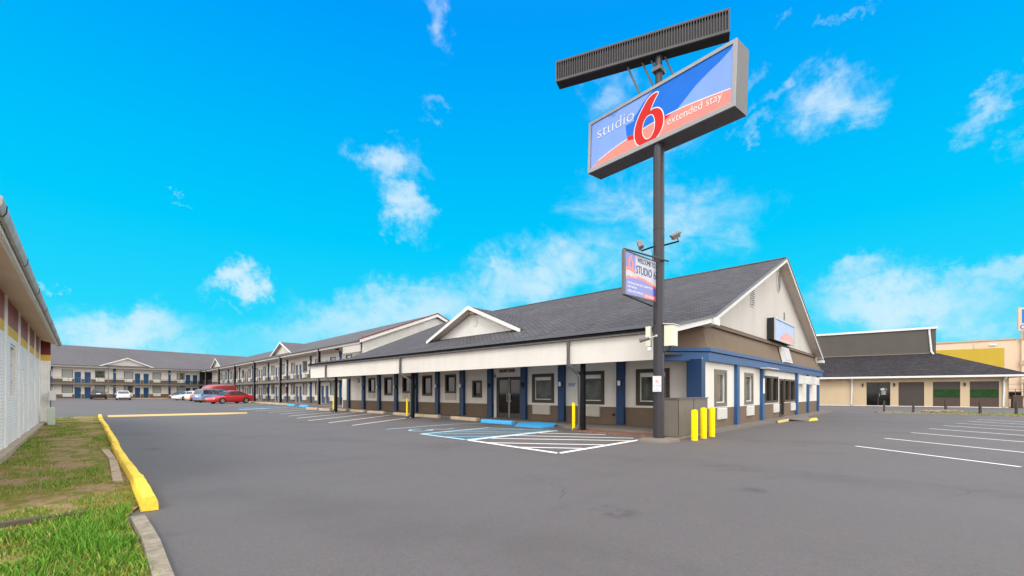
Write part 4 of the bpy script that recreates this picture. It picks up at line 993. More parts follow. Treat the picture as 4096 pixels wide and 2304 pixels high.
def wing_dormer(root, xc, half, zb, za, yf, roofz, slope, vent=True):
    """gabled dormer over the eave; roofz(y) main roof height"""
    yb = yf+(za-roofz(yf))/slope+.1
    mb = MB(); mb.prism([(xc-half+.25, yf, zb), (xc+half-.25, yf, zb), (xc, yf, za-.12)], (0, .08, 0)); d = mb.build('dormer', WARM, root)
    mb = MB(); th = .12; yo = yf-.35
    for s in (-1, 1):
        xe = xc+s*(half+.1); ze = zb-.04; ye = yf+(ze-roofz(yf))/slope+.25
        mb.quad((xc, yo, za), (xc, yb, za), (xe, max(ye, yo+.1), ze), (xe, yo, ze), 0)
        mb.quad((xc, yo, za-th), (xe, yo, ze-th), (xe, max(ye, yo+.1), ze-th), (xc, yb, za-th), 1)
    mb.build('dormer_roof', [SHINGF, WARM], d)
    mb = MB()
    for s in (-1, 1):
        xe = xc+s*(half+.12); mb.prism([(xc, yo-.05, za+.02), (xe, yo-.05, zb-.04), (xe, yo-.05, zb-.22), (xc, yo-.05, za-.18)], (0, .045, 0))
    mb.build('rake_board', WHITE, d)
    if vent:
        mb = MB(); pts = [(.2*math.cos(2*PI*k/16), .26*math.sin(2*PI*k/16)) for k in range(16)]; mb.prism([(xc+x, yf-.03, (zb+za)/2+z) for x, z in pts], (0, .03, 0)); mb.build('dormer_vent', WHITE, d)
    return d
# long wing
a1 = math.atan2(-1, -.045)
LW = thing('motel_wing', 'long two storey motel wing with balcony running back behind the office', 'building', (18.7, 38, 0), a1)
pan_posts = [-7.2, -19.7, -31.4, -43.0, -55.0, -66.8]
room_wing(LW, [-(5.76+8.32*k) for k in range(7, -2, -1)], -71.0, 2.3, .16, 2.82, 2.56, 5.6, 1.6, 5.98, (7.6, 9.07), (-86, 2.7), 15.4, post_x=pan_posts, gl_low=GL_BLIND)
rz = lambda y: 5.94+(9.07-5.94)/7.88*(y+.28)
wing_dormer(LW, -20.1, 4.2, 6.02, 7.6, .35, rz, .397)
wing_dormer(LW, -58.7, 4.3, 6.08, 7.72, .35, rz, .397)
mb = MB(); mb.prism([(2.32, .1, 5.3), (2.32, 15.1, 5.3), (2.32, 15.1, 5.86), (2.32, 7.6, 8.88), (2.32, .1, 5.86)], (.06, 0, 0)); mb.box(2.3, 2.4, .1, 15.1, -.1, 5.3); mb.build('gable_wall', SIDING, LW)
mb = MB()
for (a, za), (b, zb) in (((-.3, 5.94), (7.6, 9.07)), ((7.6, 9.07), (15.4, 5.94))):
    mb.prism([(2.70, a, za-.02), (2.70, b, zb-.02), (2.70, b, zb-.30), (2.70, a, za-.30)], (.05, 0, 0), 0)
    mb.prism([(2.70, a, za+.09), (2.70, b, zb+.09), (2.70, b, zb-.018), (2.70, a, za-.018)], (.08, 0, 0), 1)
mb.build('rake_board', [WHITE, DKRED], LW)
mb = MB(); mb.box(-1.3, 2.3, -.09, -.03, 4.95, 5.62); mb.build('balcony_screen', WARM, LW)
for x in (-22.45, -30.8):
    m2 = MB(); m2.box(-.3, .3, -.2, -.15, 0, .8, 0); m2.box(-.24, .24, -.21, -.198, .06, .74, 1); m2.build('room_sign', [CHAR, DKRED], LW, loc=(x, 1.6, 1.3))
struct_pav = MB(Matrix.Translation((18.7, 38, 0)) @ Matrix.Rotation(a1, 4, 'Z')); struct_pav.box(-73, 6.5, -.75, 1.7, -.3, .165); struct(struct_pav.build('wing_pavement', WALK))
# far wing
a2 = math.atan2(.19612, .98058)
FWG = thing('motel_wing', 'far two storey motel wing with wide low gable across the back of the lot', 'building', (-.4, 105.3, 0), a2)
pan_posts = []
room_wing(FWG, [.93-8.25*2, .93-8.25, .93, 9.15, 17.6, 25.7], -14, 24.6, .33, 3.0, 2.72, 5.75, 1.5, 6.12, (9.0, 10.1), (-15, 40), 18.5, post_x=[7.6, 18.4])
rz2 = lambda y: 6.08+(10.1-6.08)/9.28*(y+.28)
wing_dormer(FWG, 10.55, 4.0, 6.12, 7.73, .2, rz2, .433, vent=False)
for xz in ((.93, 1.4), (.93, 4.05)):
    m2 = MB(); ring(m2, -.22, .22, 0, .85, .035, -.18, -.15, 0); m2.box(-.12, .12, -.19, -.152, .12, .3, 0); m2.box(-.12, .12, -.19, -.152, .38, .52, 0); m2.box(-.06, .12, -.19, -.152, .58, .74, 0); m2.build('room_sign', PAPERW, FWG, loc=(xz[0], 1.5, xz[1]))
m2 = MB(); m2.box(22.9, 30, 1.2, 1.45, -.2, 5.7); m2.build('stairwell_shade_panel', DARK, FWG)  # near-black sheet standing in for the shade of the stairwell
sp2 = MB(Matrix.Translation((-.4, 105.3, 0)) @ Matrix.Rotation(a2, 4, 'Z')); sp2.box(-14, 22, -.9, 1.6, -.3, .34); struct(sp2.build('back_pavement', TANC))

# ================================================================== WHITE BUILDING ON THE LEFT
a3 = math.atan2(1, .036)
WB = thing('brick_building', 'white painted brick building with dark red and yellow bands under wide eaves', 'building', (-.98, 7.5, 0), a3)
LX = 20.37
mb = MB()
pil = [1.9, 4.9, 7.9, 10.95, 13.95, 16.8, 19.35]
wz = [(-.2, 0), (2.77, 2), (3.02, 1), (3.66, 1)]
wall_panel(mb, 0, LX, wz, [(9.0, 10.35, 1.24, 2.62), (12.2, 12.75, .25, 2.1)], 0, .12, 0)
mb.box(8.9, 10.45, .121, .14, 1.2, 2.7, 3); mb.box(12.1, 12.8, .121, .14, .2, 2.2, 3)
mb.box(LX-.01, LX, 0, 9, -.2, 3.66, 0); mb.box(0, .01, 0, 9, -.2, 3.66, 0)
mb.build('wall', [LWBRICK, BANDP, BANDY, DARK], WB)
for p in pil:
    m2 = MB(); m2.box(-.19, .19, -.03, 0, -.2, 3.64, 0, .008); m2.build('pilaster', MSTUC, WB, loc=(p, 0, 0))
m2 = MB()
for z0, z1, mi in ((-.2, 2.77, 0), (2.77, 3.02, 2), (3.02, 3.64, 1)): m2.box(LX-.10, LX+.0, -.30, -.001, z0, z1, mi)
m2.build('end_fin', [LWBRICK, DKRED, BANDY], WB)
m2 = MB(); m2.box(0, LX-.11, -.16, -.001, -.2, .14); m2.build('footing', TANC, WB)
wn = make_window(WB, 1.33, 1.36, (9.67, 0, 1.25), 0, MSTUC, .05, GL_MID, False, proud=-.02, inset=.09)
m2 = MB(); m2.box(-.6, .6, .05, .1, .44, .47); m2.box(-.6, .6, .05, .1, .88, .91); m2.build('sash', ALU, wn)
m2 = MB(); m2.box(-.27, .27, .05, .1, .0, 1.84); m2.build('door', MSTUC, WB, loc=(12.47, 0, .26))
for x in (1.9+1.5, 6.4, 15.4, 18.1):
    m2 = MB(); m2.box(-.34, .34, -.012, .02, 0, 1.5); m2.build('blocked_opening', MSTUC, WB, loc=(x, 0, .75))
# roof with soffit and gutter
ov = .50
mb = MB(); mb.quad((.1, -ov-.06, 3.66), (LX+.75, -ov-.06, 3.66), (LX+.75, 9, 7.6), (.1, 9, 7.7), 0); mb.quad((-.3, -ov-.02, 3.52), (-.3, 9, 7.5), (LX+.75, 9, 7.5), (LX+.75, -ov-.02, 3.52), 1)
mb.quad((LX+.75, -ov-.06, 3.66), (LX+.75, -ov, 3.5), (LX+.75, 9, 7.5), (LX+.75, 9, 7.6), 1)
mb.build('roof', [DKRED, GUTTER], WB)
mb = MB(); mb.quad((-.3, -ov+.0, 3.50), (-.3, 0.02, 3.645), (LX+.74, .02, 3.645), (LX+.74, -ov, 3.50)); mb.quad((LX+.74, .02, 3.645), (LX+.74, 9, 3.645), (LX+.01, 9, 3.645), (LX+.01, .02, 3.645)); mb.build('soffit', SOFFL, WB)
mb = MB(); mb.box(-.32, LX+.78, -ov-.03, -ov+.03, 3.43, 3.62); mb.build('fascia', MSTUC, WB)
mb = MB()
G_ = [(-ov-.031, 3.62), (-ov-.031, 3.51), (-ov-.05, 3.49), (-ov-.085, 3.49), (-ov-.11, 3.54), (-ov-.115, 3.62), (-ov-.095, 3.63)]
mb.prism([(.15, y, z) for y, z in G_], (LX+.6, 0, 0), 0)
for k in range(8): 
    x = .1+2.9*k; mb.prism([(x+.4, y*1.0+(y+ov)*.06, z-.002) for y, z in G_], (.025, 0, 0), 1)
mb.build('gutter', [mat('gutter_dirty', (.40, .385, .36), .55, .18, 2.5, dirt=.5, streak=True), CHAR], WB, smooth=35)
tB = Matrix.Translation((-.98, 7.5, 0)) @ Matrix.Rotation(a3, 4, 'Z')
def wbw(x, y, z): return tB @ Vector((x, y, z))
for (x, z0, w, h, d, lab) in ((19.9, 1.05, .3, .42, .2, 'grey meter box on the far corner of the white building'), (19.0, -.02, .45, .80, .20, 'pale green utility box standing at the foot of the white wall')):
    t = thing('meter_box', lab, 'electrical box', wbw(x, -.26, z0), a3)
    m2 = MB(); m2.box(-w/2, w/2, -d, 0, 0, h, 0, .015); m2.build('box_body', GUTTER if z0 > 0 else mat('box_green', (.45, .52, .46), .6, .08, 4), t)
    m2 = MB(); m2.box(-w/2+.04, w/2-.04, -d-.012, -d+.002, .05, h-.05); m2.build('box_door', GUTTER if z0 > 0 else MATS['box_green'], t)
    if z0 > 0: m2 = MB(); m2.tube([(0, -.05, 0), (0, -.05, -.95)], .02, 6); m2.tube([(.05, -.05, h), (.05, -.05, h+.9)], .018, 6); m2.build('conduit', GREYM, t)

# ================================================================== TAN SHOP ON THE RIGHT
a4 = math.atan2(-.989, .148)
RB = thing('tan_shop', 'tan single storey shop with dark hip roof and raised taupe upper block', 'building', (57.44, 8.65, 0), a4)
mb = MB(); ops = [(3.88, 5.75, .02, 2.42), (6.37, 8.26, .02, 2.42), (8.88, 10.76, .02, 2.42), (11.39, 13.27, .02, 2.42)]
wall_panel(mb, -10, 13.87, [(-.2, 0), (2.84, 0)], ops, 0, .12); mb.box(-10, 13.8, .3, .35, -.2, 2.84, 1); mb.box(13.8, 13.87, 0, 14, -.2, 2.84, 0); mb.box(-10, 13.87, -.03, -.001, -.2, .06, 2)
mb.build('wall', [BEIGE, DARK, WHITE], RB)
for k, (a, b, z0, z1) in enumerate(ops):
    w = b-a
    if k == 0:
        m2 = MB(); ring(m2, -w/2, w/2, 0, 2.38, .05, .03, .1, 0, .04); m2.box(-.05, .05, .03, .1, .04, 2.33); dd = m2.build('entrance_doors', BLACKP, RB, loc=((a+b)/2, 0, .02))
        m2 = MB(); m2.box(-w/2+.05, w/2-.05, .06, .08, .04, 2.33); m2.build('door_pane', GL_DARK, dd)
        m2 = MB()
        for q in range(10):
            t0, t1 = PI*q/10, PI*(q+1)/10; p = lambda t_, r: (.42+r*math.cos(t_), .052, 1.62+r*.8*math.sin(t_)); m2.add([p(t0, .24), p(t0, .27), p(t1, .27), p(t1, .24)], [(0, 1, 2, 3)])
        m2.add([(.2, .052, 1.6), (.52, .052, 1.6), (.5, .052, 1.74), (.34, .052, 1.8), (.22, .052, 1.72)], [(0, 1, 2, 3, 4)])
        for q, hw in enumerate((.2, .16, .2, .14, .2)): m2.box(.42-hw, .42+hw, .05, .054, 1.50-q*.085, 1.535-q*.085)
        m2.build('door_emblem', SILVER, dd, recalc=False)
        m2 = MB(); m2.tube([(.1, .0, .95), (.1, .0, 1.3)], .015, 6); m2.build('handle', SILVER, dd)
    else:
        m2 = MB(); m2.box(-w/2, w/2, .05, .09, 0, 2.4); sh = m2.build('roller_shutter', SHUT, RB, loc=((a+b)/2, 0, .02))
        if k >= 2:
            m2 = MB(); rnd = random.Random(k)
            m2.box(-w/2+.05, w/2-.03, .035, .052, .9, 1.66)
            for q in range(420):
                x = rnd.uniform(-w/2+.05, w/2-.05); z = rnd.uniform(.92, 1.64); s_ = rnd.uniform(.02, .045); an = rnd.uniform(0, 6.3); ty = rnd.uniform(-.03, .0)
                m2.add([(x+s_*math.cos(an), .03+ty, z+s_*math.sin(an)), (x+s_*math.cos(an+2.2), .034, z+s_*math.sin(an+2.2)), (x+s_*math.cos(an+4.1), .03, z+s_*math.sin(an+4.1))], [(0, 1, 2)])
            m2.build('artificial_hedge', HEDGE, sh)
            m2 = MB(); m2.box(-w/2, w/2, .02, .06, .0, .88); m2.build('lower_panel', mat('panel_chocolate', (.07, .042, .034), .7, .1, 2) if 'panel_chocolate' not in MATS else MATS['panel_chocolate'], sh)
for x in (3.57, 6.05, 11.05):
    m2 = MB(); m2.box(-.06, .06, -.12, .0, 0, .32, 0, .015); m2.box(-.045, .045, -.1, -.02, .322, .34, 1); m2.build('wall_lamp', [BLACKP, PAPERW], RB, loc=(x, 0, 2.0))
for x in (2.67, 13.55):
    m2 = MB(); m2.tube([(x, -.66, 2.86), (x, -.60, 2.70), (x, -.12, 2.52), (x, -.10, 2.3), (x, -.10, .12)], .095, 8); m2.build('downspout', WHITE, RB, smooth=60)
mb = MB()
mb.quad((-11, -.72, 2.98), (15.1, -.72, 2.98), (9.85, 4.05, 5.42), (-11, 4.05, 5.42), 0); mb.quad((15.1, -.72, 2.98), (15.1, 15, 2.98), (9.85, 10, 5.42), (9.85, 4.05, 5.42), 0)
mb.quad((-11, -.7, 2.84), (-11, 0, 2.84), (13.87, 0, 2.84), (15.08, -.7, 2.84), 1); mb.quad((13.87, 0, 2.84), (13.87, 14, 2.84), (15.08, 15, 2.84), (15.08, -.7, 2.84), 1)
mb.build('roof', [SHINGR, SOFFIT], RB)
mb = MB(); mb.box(-11, 15.14, -.84, -.72, 2.80, 2.985, 0, .02); mb.box(15.02, 15.14, -.72, 15, 2.80, 2.985, 0); mb.build('gutter', WHITE, RB)
mb = MB(); mb.prism([(-11, 4.0, 5.3), (9.72, 4.0, 5.15), (9.72, 4.0, 8.0), (-11, 4.0, 7.92)], (0, 9, 0)); mb.box(-11, 9.3, 3.93, 4.0, 5.40, 5.50, 1); mb.build('upper_block', [TAUPE, UTIL], RB)
mb = MB(); mb.prism([(-11, 3.86, 7.86), (9.84, 3.86, 7.94), (9.84, 3.86, 8.16), (-11, 3.86, 8.05)], (0, .135, 0)); mb.box(9.725, 9.84, 4.0, 13, 7.94, 8.16); mb.build('parapet_trim', WHITE, RB)
mb = MB(); mb.tube([(9.2, 3.86, 7.92), (9.2, 3.90, 7.7), (9.35, 3.88, 5.6), (9.5, 3.75, 5.32)], .09, 8); mb.build('downspout', WHITE, RB, smooth=60)
# warehouse behind
tR = Matrix.Translation((57.44, 8.65, 0)) @ Matrix.Rotation(a4, 4, 'Z')
WH = thing('warehouse', 'tall pale beige warehouse with a mustard panel behind the tan shop', 'building', tR @ Vector((20, 26, 0)), a4)
def wx(x): return x-20
mb = MB(); mb.prism([(wx(-15), 0, -.3), (wx(40), 0, -.3), (wx(40), 0, 8.55), (wx(-15), 0, 7.75)], (0, 30, 0)); 
for x in (16.9,): mb.box(wx(x)-.06, wx(x)+.06, -.08, 0, 7.26, 8.0)
for z in (4.6,): mb.box(wx(-15), wx(40), -.015, 0, z, z+.03)
mb.build('wall', BIGB, WH)
mb = MB(); mb.prism([(wx(-15), -.12, 7.72), (wx(20.7), -.12, 8.24), (wx(20.7), -.12, 8.44), (wx(-15), -.12, 7.92)], (0, .119, 0)); mb.build('parapet_trim', mat('trim_tan', (.42, .33, .25), .8, .05, 1), WH)
mb = MB(); mb.box(wx(0), wx(19.64), -.06, -.001, 2.5, 7.24); mb.build('mustard_panel', OLIVE, WH)
mb = MB(); mb.box(wx(21.1), wx(24), -.35, -.001, 0, 9.05); mb.build('pier', BIGB, WH)
for z0, z1 in ((8.15, 9.1), (4.9, 5.5), (2.6, 3.1)):
    mb = MB(); mb.box(wx(20.97), wx(24.1), -.45, -.352, z0, z1); mb.build('pier_band', MATS['trim_tan'], WH)
mb = MB(); mb.box(wx(18.3), wx(18.9), -.2, -.001, 7.6, 7.75); mb.build('wall_lamp', PAPERW, WH)
t = thing('roof_sign', 'tall beige sign with a blue square above the warehouse pier', 'sign', tR @ Vector((22.5, 25.3, 9.2)), a4)
mb = MB(); mb.box(-1.77, 2.5, 0, .5, .1, 3.0); mb.box(-1.2, 1.8, .15, .35, -.9, .1, 0); mb.build('sign_box', BIGB, t)
mb = MB(); mb.box(-1.47, 2.2, -.02, -.001, 1.05, 2.8); mb.build('blue_square', mat('logo_blue', (.01, .14, .50), .5, .03, 2), t)
add_text('lettering', 'G', tR @ Vector((20.86, 25.28, 9.45)), tR.to_3x3() @ Vector((1, 0, 0)), (0, 0, 1), .55, .62, MATS['logo_blue'], t, .02)
t = thing('condenser_cage', 'grey pipe cage around a dark condenser beyond the tan shop', 'cage', tR @ Vector((17.7, 14, 0)), a4)
mb = MB()
for x in (-.55, .0, .62): mb.tube([(x, 0, 0), (x, 0, 1.8)], .03, 6)
mb.tube([(-1.5, 0, 2.3), (1.2, 0, 2.3)], .02, 6); mb.tube([(.62, 0, 0), (.62, 0, 2.4)], .035, 6)
for z in (.85, 1.5, 1.75): mb.tube([(-.55, 0, z), (.62, 0, z)], .03, 6)
mb.build('pipe_frame', GREYM, t)
mb = MB(); mb.box(-.35, .5, .1, .8, .1, 1.45, 0, .03); mb.build('condenser', CHAR, t)
t = thing('planter_box', 'dark brown wooden box standing at the right corner of the tan shop', 'planter', tR @ Vector((14.35, -.1, 0)), a4)
mb = MB(); mb.box(-.3, .3, -.25, .35, 0, 1.05, 0, .02); mb.box(-.33, .33, -.28, .38, 1.052, 1.09, 0); mb.build('box', MATS['panel_chocolate'], t)
mb = MB(); mb.box(-.26, .26, -.21, .31, 1.0, 1.11); mb.build('soil', MUD, t)
mb = MB(tR); mb.box(14.6, 30, 6, 6.2, -.2, .75, 0); o = mb.build('low_wall', BEIGE); tag(o, 'low beige wall beyond the brown wooden box', 'wall')

# grass strip on the right with wooden posts and rubble
mb = MB(); P = [(38.9, 2.6), (39.15, 0), (38.9, -2), (38.3, -4), (37.5, -8), (37.0, -14), (41.6, -14), (41.9, -8), (42.0, -4.2), (41.3, -2), (41.5, .5), (41.6, 2.4), (40.6, 2.9)]
slab(mb, P, .05); struct(mb.build('verge', SOIL))
mb = MB()
for i, (a, b) in enumerate(zip(P[:5], P[1:6])): mb.add([(a[0]-.12, a[1], -.05), (b[0]-.12, b[1], -.05), (b[0]-.12, b[1], .09), (a[0]-.12, a[1], .09), (a[0]+.06, a[1], .09), (b[0]+.06, b[1], .09)], [(0, 1, 2, 3), (3, 2, 5, 4)])
struct(mb.build('verge_kerb', CONC))
words = ['wooden post at the left end of the grass verge by the shop doors', 'wooden post standing in front of the grey roller shutter', 'wooden post beside the heap of broken branches on the verge', 'wooden post before the rightmost hedge panel of the tan shop', 'dark wooden post at the right end of the grass verge']
for i, (x, y) in enumerate([(40.35, 2.38), (40.53, .87), (40.84, -.7), (40.2, -2.23), (40.59, -3.76)]):
    mb = MB(); hh = .74+.05*((i*7) % 3)*.5; mb.prism([(-.055, -.055, -.1), (.055, -.055, -.1), (.05, .052, -.1), (-.052, .055, -.1)], (.0, .0, hh+.1)); mb.prism([(-.045, -.045, hh), (.045, -.045, hh), (.045, .045, hh), (-.045, .045, hh)], (.008, .008, .025))
    o = mb.build('wooden_post', WOODP, None, loc=(x, y, .04), rotz=.25*i); tag(o, words[i], 'post', 'wooden posts on the verge')
rnd = random.Random(5); mb = MB()
for k in range(26):
    x = 40.7+rnd.gauss(0, .16); y = -.35+rnd.gauss(0, .42); a = rnd.uniform(0, 6.3); L = rnd.uniform(.15, .45); z = .07+rnd.random()*.12
    mb.tube([(x, y, z), (x+L*.5*math.cos(a), y+L*.5*math.sin(a), z+.05), (x+L*math.cos(a), y+L*math.sin(a), z+rnd.uniform(-.03, .06))], [.03+rnd.random()*.03, .045, .02], 6)
o = mb.build('branch_heap', LIMB); tag(o, 'heap of broken branches lying on the right hand grass verge', 'rubble')

# ================================================================== WHEEL STOPS
def stop_mesh(L, w, h, m, name, loc, rz, label, group, cat='wheel stop', jit=0):
    mb = MB(); n = 8; rnd = random.Random(int(loc[1]*100)+3)
    prof = [(-w/2, 0), (-w/2, h*.55), (-w*.36, h*.92), (-w*.2, h), (w*.2, h), (w*.36, h*.92), (w/2, h*.55), (w/2, 0)]
    pts = []
    for i in range(n+1):
        e = .96 if i in (0, n) else 1
        x = L*(i/n-.5); e = 1
        for y, z in prof: pts.append((x+rnd.uniform(-1, 1)*.004, y*e+rnd.uniform(-1, 1)*.004, max(-.02, z+rnd.uniform(-1, 1)*.004)-.0))
    k = len(prof)
    mb.add(pts, [(i*k+j, i*k+j+1, (i+1)*k+j+1, (i+1)*k+j) for i in range(n) for j in range(k-1)]+[tuple(range(k-1, -1, -1)), tuple(range(n*k, n*k+k))])
    o = mb.build(name, m, None, loc=loc, rotz=rz, smooth=35); tag(o, label, cat, group); return o
tl = [((14.28, 16.85), 2.1, 'tan concrete wheel stop next to the blue one by the front doors'), ((14.36, 20.1), 2.05, 'tan concrete wheel stop below the second window from the small dark one'),
      ((14.36, 22.5), 2.0, 'tan concrete wheel stop behind the middle slim yellow post'), ((14.40, 25.65), 1.95, 'tan concrete wheel stop just past the middle black canopy post'),
      ((14.45, 28.2), 1.9, 'tan concrete wheel stop third from the far slim yellow post'), ((14.45, 30.6), 1.8, 'tan concrete wheel stop next to the far slim yellow post'),
      ((13.75, 33.9), 1.9, 'weathered tan wheel stop just beyond the end of the office canopy'), ((13.7, 31.6), 1.8, 'weathered tan wheel stop under the cut end of the canopy fascia')]
for (x, y), L, lab in tl: stop_mesh(L, .20, .16, TANC, 'wheel_stop', (x, y, g(x, y)), PI/2+.05*math.sin(y), lab, 'tan wheel stops')
fl = ['far tan wheel stop nearest the tail of the red sedan', 'far tan wheel stop second from the red sedan', 'middle one of the five far tan wheel stops', 'far tan wheel stop second from the two blue ones', 'far tan wheel stop beside the two blue ones']
for (x, y), lab in zip([(17.45, 62.4), (17.4, 59.5), (17.3, 55.7), (17.05, 52.4), (16.85, 49.4)], fl): stop_mesh(1.7, .20, .15, TANC, 'wheel_stop', (x, y, g(x, y)), 1.9, lab, 'tan wheel stops')
stop_mesh(1.95, .22, .16, BLUST, 'wheel_stop', (13.82, 14.05, g(13.8, 14)), PI/2, 'bright blue wheel stop in front of the glass front doors', 'blue wheel stops')
stop_mesh(1.75, .24, .17, BLUST, 'wheel_stop', (16.1, 44.6, g(16, 44)), PI/2, 'far bright blue wheel stop on the left of its pair', 'blue wheel stops')
stop_mesh(1.75, .24, .17, BLUST, 'wheel_stop', (15.8, 40.7, g(16, 40)), PI/2, 'far bright blue wheel stop on the right of its pair', 'blue wheel stops')
mb = MB(); slab(mb, [(13.2, 11.0), (13.3, 12.5), (14.0, 12.95), (14.86, 12.6), (14.9, 11.5), (13.9, 10.9)], lambda x, y: .02+.075*ss(13.1, 14.3, x)); o = mb.build('kerb_ramp', BLUST); tag(o, 'bright blue painted kerb ramp beside the glass front doors', 'ramp')
# yellow row along the lawn
yk = [(6.66, .81), (8.68, .915), (10.5, .975), (13.0, 1.07), (19.3, 1.35), (28.6, 1.70), (32.6, 1.9)]
def ykx(y):
    for (a, xa), (b, xb) in zip(yk[:-1], yk[1:]):
        if a <= y <= b: return xa+(xb-xa)*(y-a)/(b-a)
ends = [6.66, 8.64, 10.55, 12.7, 14.9, 17.0, 19.2, 21.4, 23.6, 25.8, 28.0, 30.2, 32.4]
yl = ['squared yellow kerb block nearest the camera at the lawn edge'] + ['yellow kerb block %s the lawn edge, %s' % a for a in (('along', 'second from the near end'), ('along', 'third from the near end'), ('along', 'fourth from the near end'), ('along', 'fifth from the near end'), ('along', 'sixth from the near end'), ('along', 'sixth from the far end'), ('along', 'fifth from the far end'), ('along', 'fourth from the far end'), ('along', 'third from the far end'), ('along', 'second from the far end'))] + ['weathered yellow kerb block at the far corner of the lawn']
for i, (a, b) in enumerate(zip(ends[:-1], ends[1:])):
    xa, xb = ykx(a), ykx(b); jx = .006*((i*5) % 3-1)
    stop_mesh((b-a)-.03, .15 if i else .168, .135+.009*((i*2) % 3-1) if i else .168, YELK, 'kerb_block', ((xa+xb)/2+jx+(.012 if i == 0 else 0), (a+b)/2, g(xa, (a+b)/2)), math.atan2(b-a, xb-xa), yl[i], 'yellow kerb blocks along the lawn', 'kerb block')
# old concrete kerb, timber edging, stepping slabs
mb = MB(); pts = [(.67, 6.28), (.66, 5.6), (.645, 5.1), (.60, 4.4), (.555, 3.6), (.5, 2.6)]
for (a, b) in zip(pts[:-1], pts[1:]):
    w0 = .072; mb.add([(a[0]-w0, a[1], -.06), (a[0]-w0+.01, a[1], .055), (a[0]+w0-.015, a[1], .055), (a[0]+w0, a[1], -.02), (b[0]-w0, b[1], -.06), (b[0]-w0+.01, b[1], .055), (b[0]+w0-.015, b[1], .055), (b[0]+w0, b[1], -.02)], [(0, 4, 5, 1), (1, 5, 6, 2), (2, 6, 7, 3)])
mb.add([(.67-.072, 6.28, -.06), (.67-.062, 6.28, .055), (.67+.057, 6.28, .055), (.67+.072, 6.28, -.02)], [(0, 1, 2, 3)])
o = mb.build('concrete_kerb', CONC); tag(o, 'cracked grey concrete kerb at the front edge of the lawn', 'kerb')
mb = MB(); mb.prism([(-.9, 6.93, -.02), (-.9, 6.84, -.02), (.30, 6.80, -.02), (.30, 6.90, -.02)], (0, 0, .095)); o = mb.build('timber_edging', PLANKM); tag(o, 'dark sunken timber edging across the lawn', 'timber')
for q, lab in (([(.85, 14.3), (.975, 14.1), (.945, 11.9), (.845, 12.2)], 'worn tan stepping slab farthest from the camera beside the yellow blocks'), ([(.84, 12.1), (.94, 11.8), (.85, 10.15), (.73, 10.1)], 'worn tan stepping slab between two others beside the yellow blocks'), ([(.725, 10.0), (.845, 10.1), (.78, 8.95), (.67, 9.05)], 'worn tan stepping slab nearest the camera beside the yellow blocks')):
    mb = MB(); slab(mb, q, .052); o = mb.build('stepping_slab', TANC); tag(o, lab, 'paving slab', 'stepping slabs on the lawn')

# ================================================================== LAWN
def lawn_edge(y): return ykx(min(max(y, 6.66), 32.6))-.06 if y > 6.6 else .60-.02*(6.6-y)
mb = MB(); ysl = [1.0+.5*i for i in range(12)]+[7+1.3*i for i in range(21)]; rows = []
for y in ysl:
    xe = lawn_edge(y); xw = -1.25 if y < 28.2 else -8
    rows.append([(xw+(xe-xw)*i/10, y, g(xw+(xe-xw)*i/10, y)+(.026 if y > 6.85 else .018)+.012*noise.noise(Vector((i*.9, y*.7, 3)))) for i in range(11)])
for r0, r1 in zip(rows[:-1], rows[1:]):
    for i in range(10): mb.quad(r0[i], r0[i+1], r1[i+1], r1[i])
struct(mb.build('lawn', SOIL))
rnd = random.Random(11)
V_, F_, M_ = [], [], []
def blade(x, y, z, h, w, mi):
    a = rnd.uniform(0, 2*PI); l = rnd.uniform(.15, .8)*h; b = rnd.uniform(0, 2*PI)
    dx, dy = math.cos(a)*w, math.sin(a)*w; lx, ly = math.cos(b)*l, math.sin(b)*l; o = len(V_)
    V_.extend([(x-dx, y-dy, z), (x+dx, y+dy, z), (x+dx*.7+lx*.35, y+dy*.7+ly*.35, z+h*.6), (x-dx*.7+lx*.35, y-dy*.7+ly*.35, z+h*.6), (x+lx, y+ly, z+h)])
    F_.append((o, o+1, o+2, o+3)); F_.append((o+3, o+2, o+4)); M_.extend((mi, mi))
k = 0
while k < 13000:      # thick fresh grass before the timber
    y = rnd.uniform(4.0, 6.85); x = rnd.uniform(-.75, .66)
    if x > lawn_edge(y)-.035 + .07*noise.noise(Vector((0, y*4, 1))): continue
    if x < -.06*y-.2: continue
    d = noise.noise(Vector((x*2.2, y*2.2, 0)))
    blade(x, y, .012, rnd.uniform(.035, .105)*(1+1.0*d), rnd.uniform(.0028, .0062), 0 if rnd.random() < .80+.6*d else 1); k += 1
k = 0
while k < 30000:      # thin patchy turf behind it
    y = 6.95+(33-6.95)*rnd.random()**1.7; xe = lawn_edge(y)-.02
    x = rnd.uniform(-1.0 if y < 28 else -2.5, xe)
    d = noise.noise(Vector((x*1.3, y*.8, 5)))+.5*noise.noise(Vector((x*3.5, y*2.5, 9)))
    if d < rnd.uniform(-.25, .5): continue
    if .66 < x < .99 and 8.9 < y < 14.3 and rnd.random() < .85: continue
    s = 1+(y-7)*.05
    blade(x, y, .02+g(x, y), rnd.uniform(.02, .05)*(1+.5*d), rnd.uniform(.002, .0045)*s, 0 if rnd.random() < .28+.6*d else 1); k += 1
k = 0
while k < 2500:       # verge on the right
    y = rnd.uniform(-9, 2.4); x = rnd.uniform(39.0, 41.6)
    if noise.noise(Vector((x*.8, y*.8, 2)))+(-.25 if y > -1.2 else .3) < rnd.uniform(-.3, .3): continue
    blade(x, y, .04, rnd.uniform(.05, .11), rnd.uniform(.012, .02), 0 if rnd.random() < .5 else 1); k += 1
me = bpy.data.meshes.new('grass'); me.from_pydata(V_, [], F_); me.materials.append(BLADE); me.materials.append(BLADEO); me.polygons.foreach_set('material_index', M_)
go = bpy.data.objects.new('grass', me); COL.objects.link(go); go['kind'] = 'stuff'; go['label'] = 'green and dry patchy lawn grass'

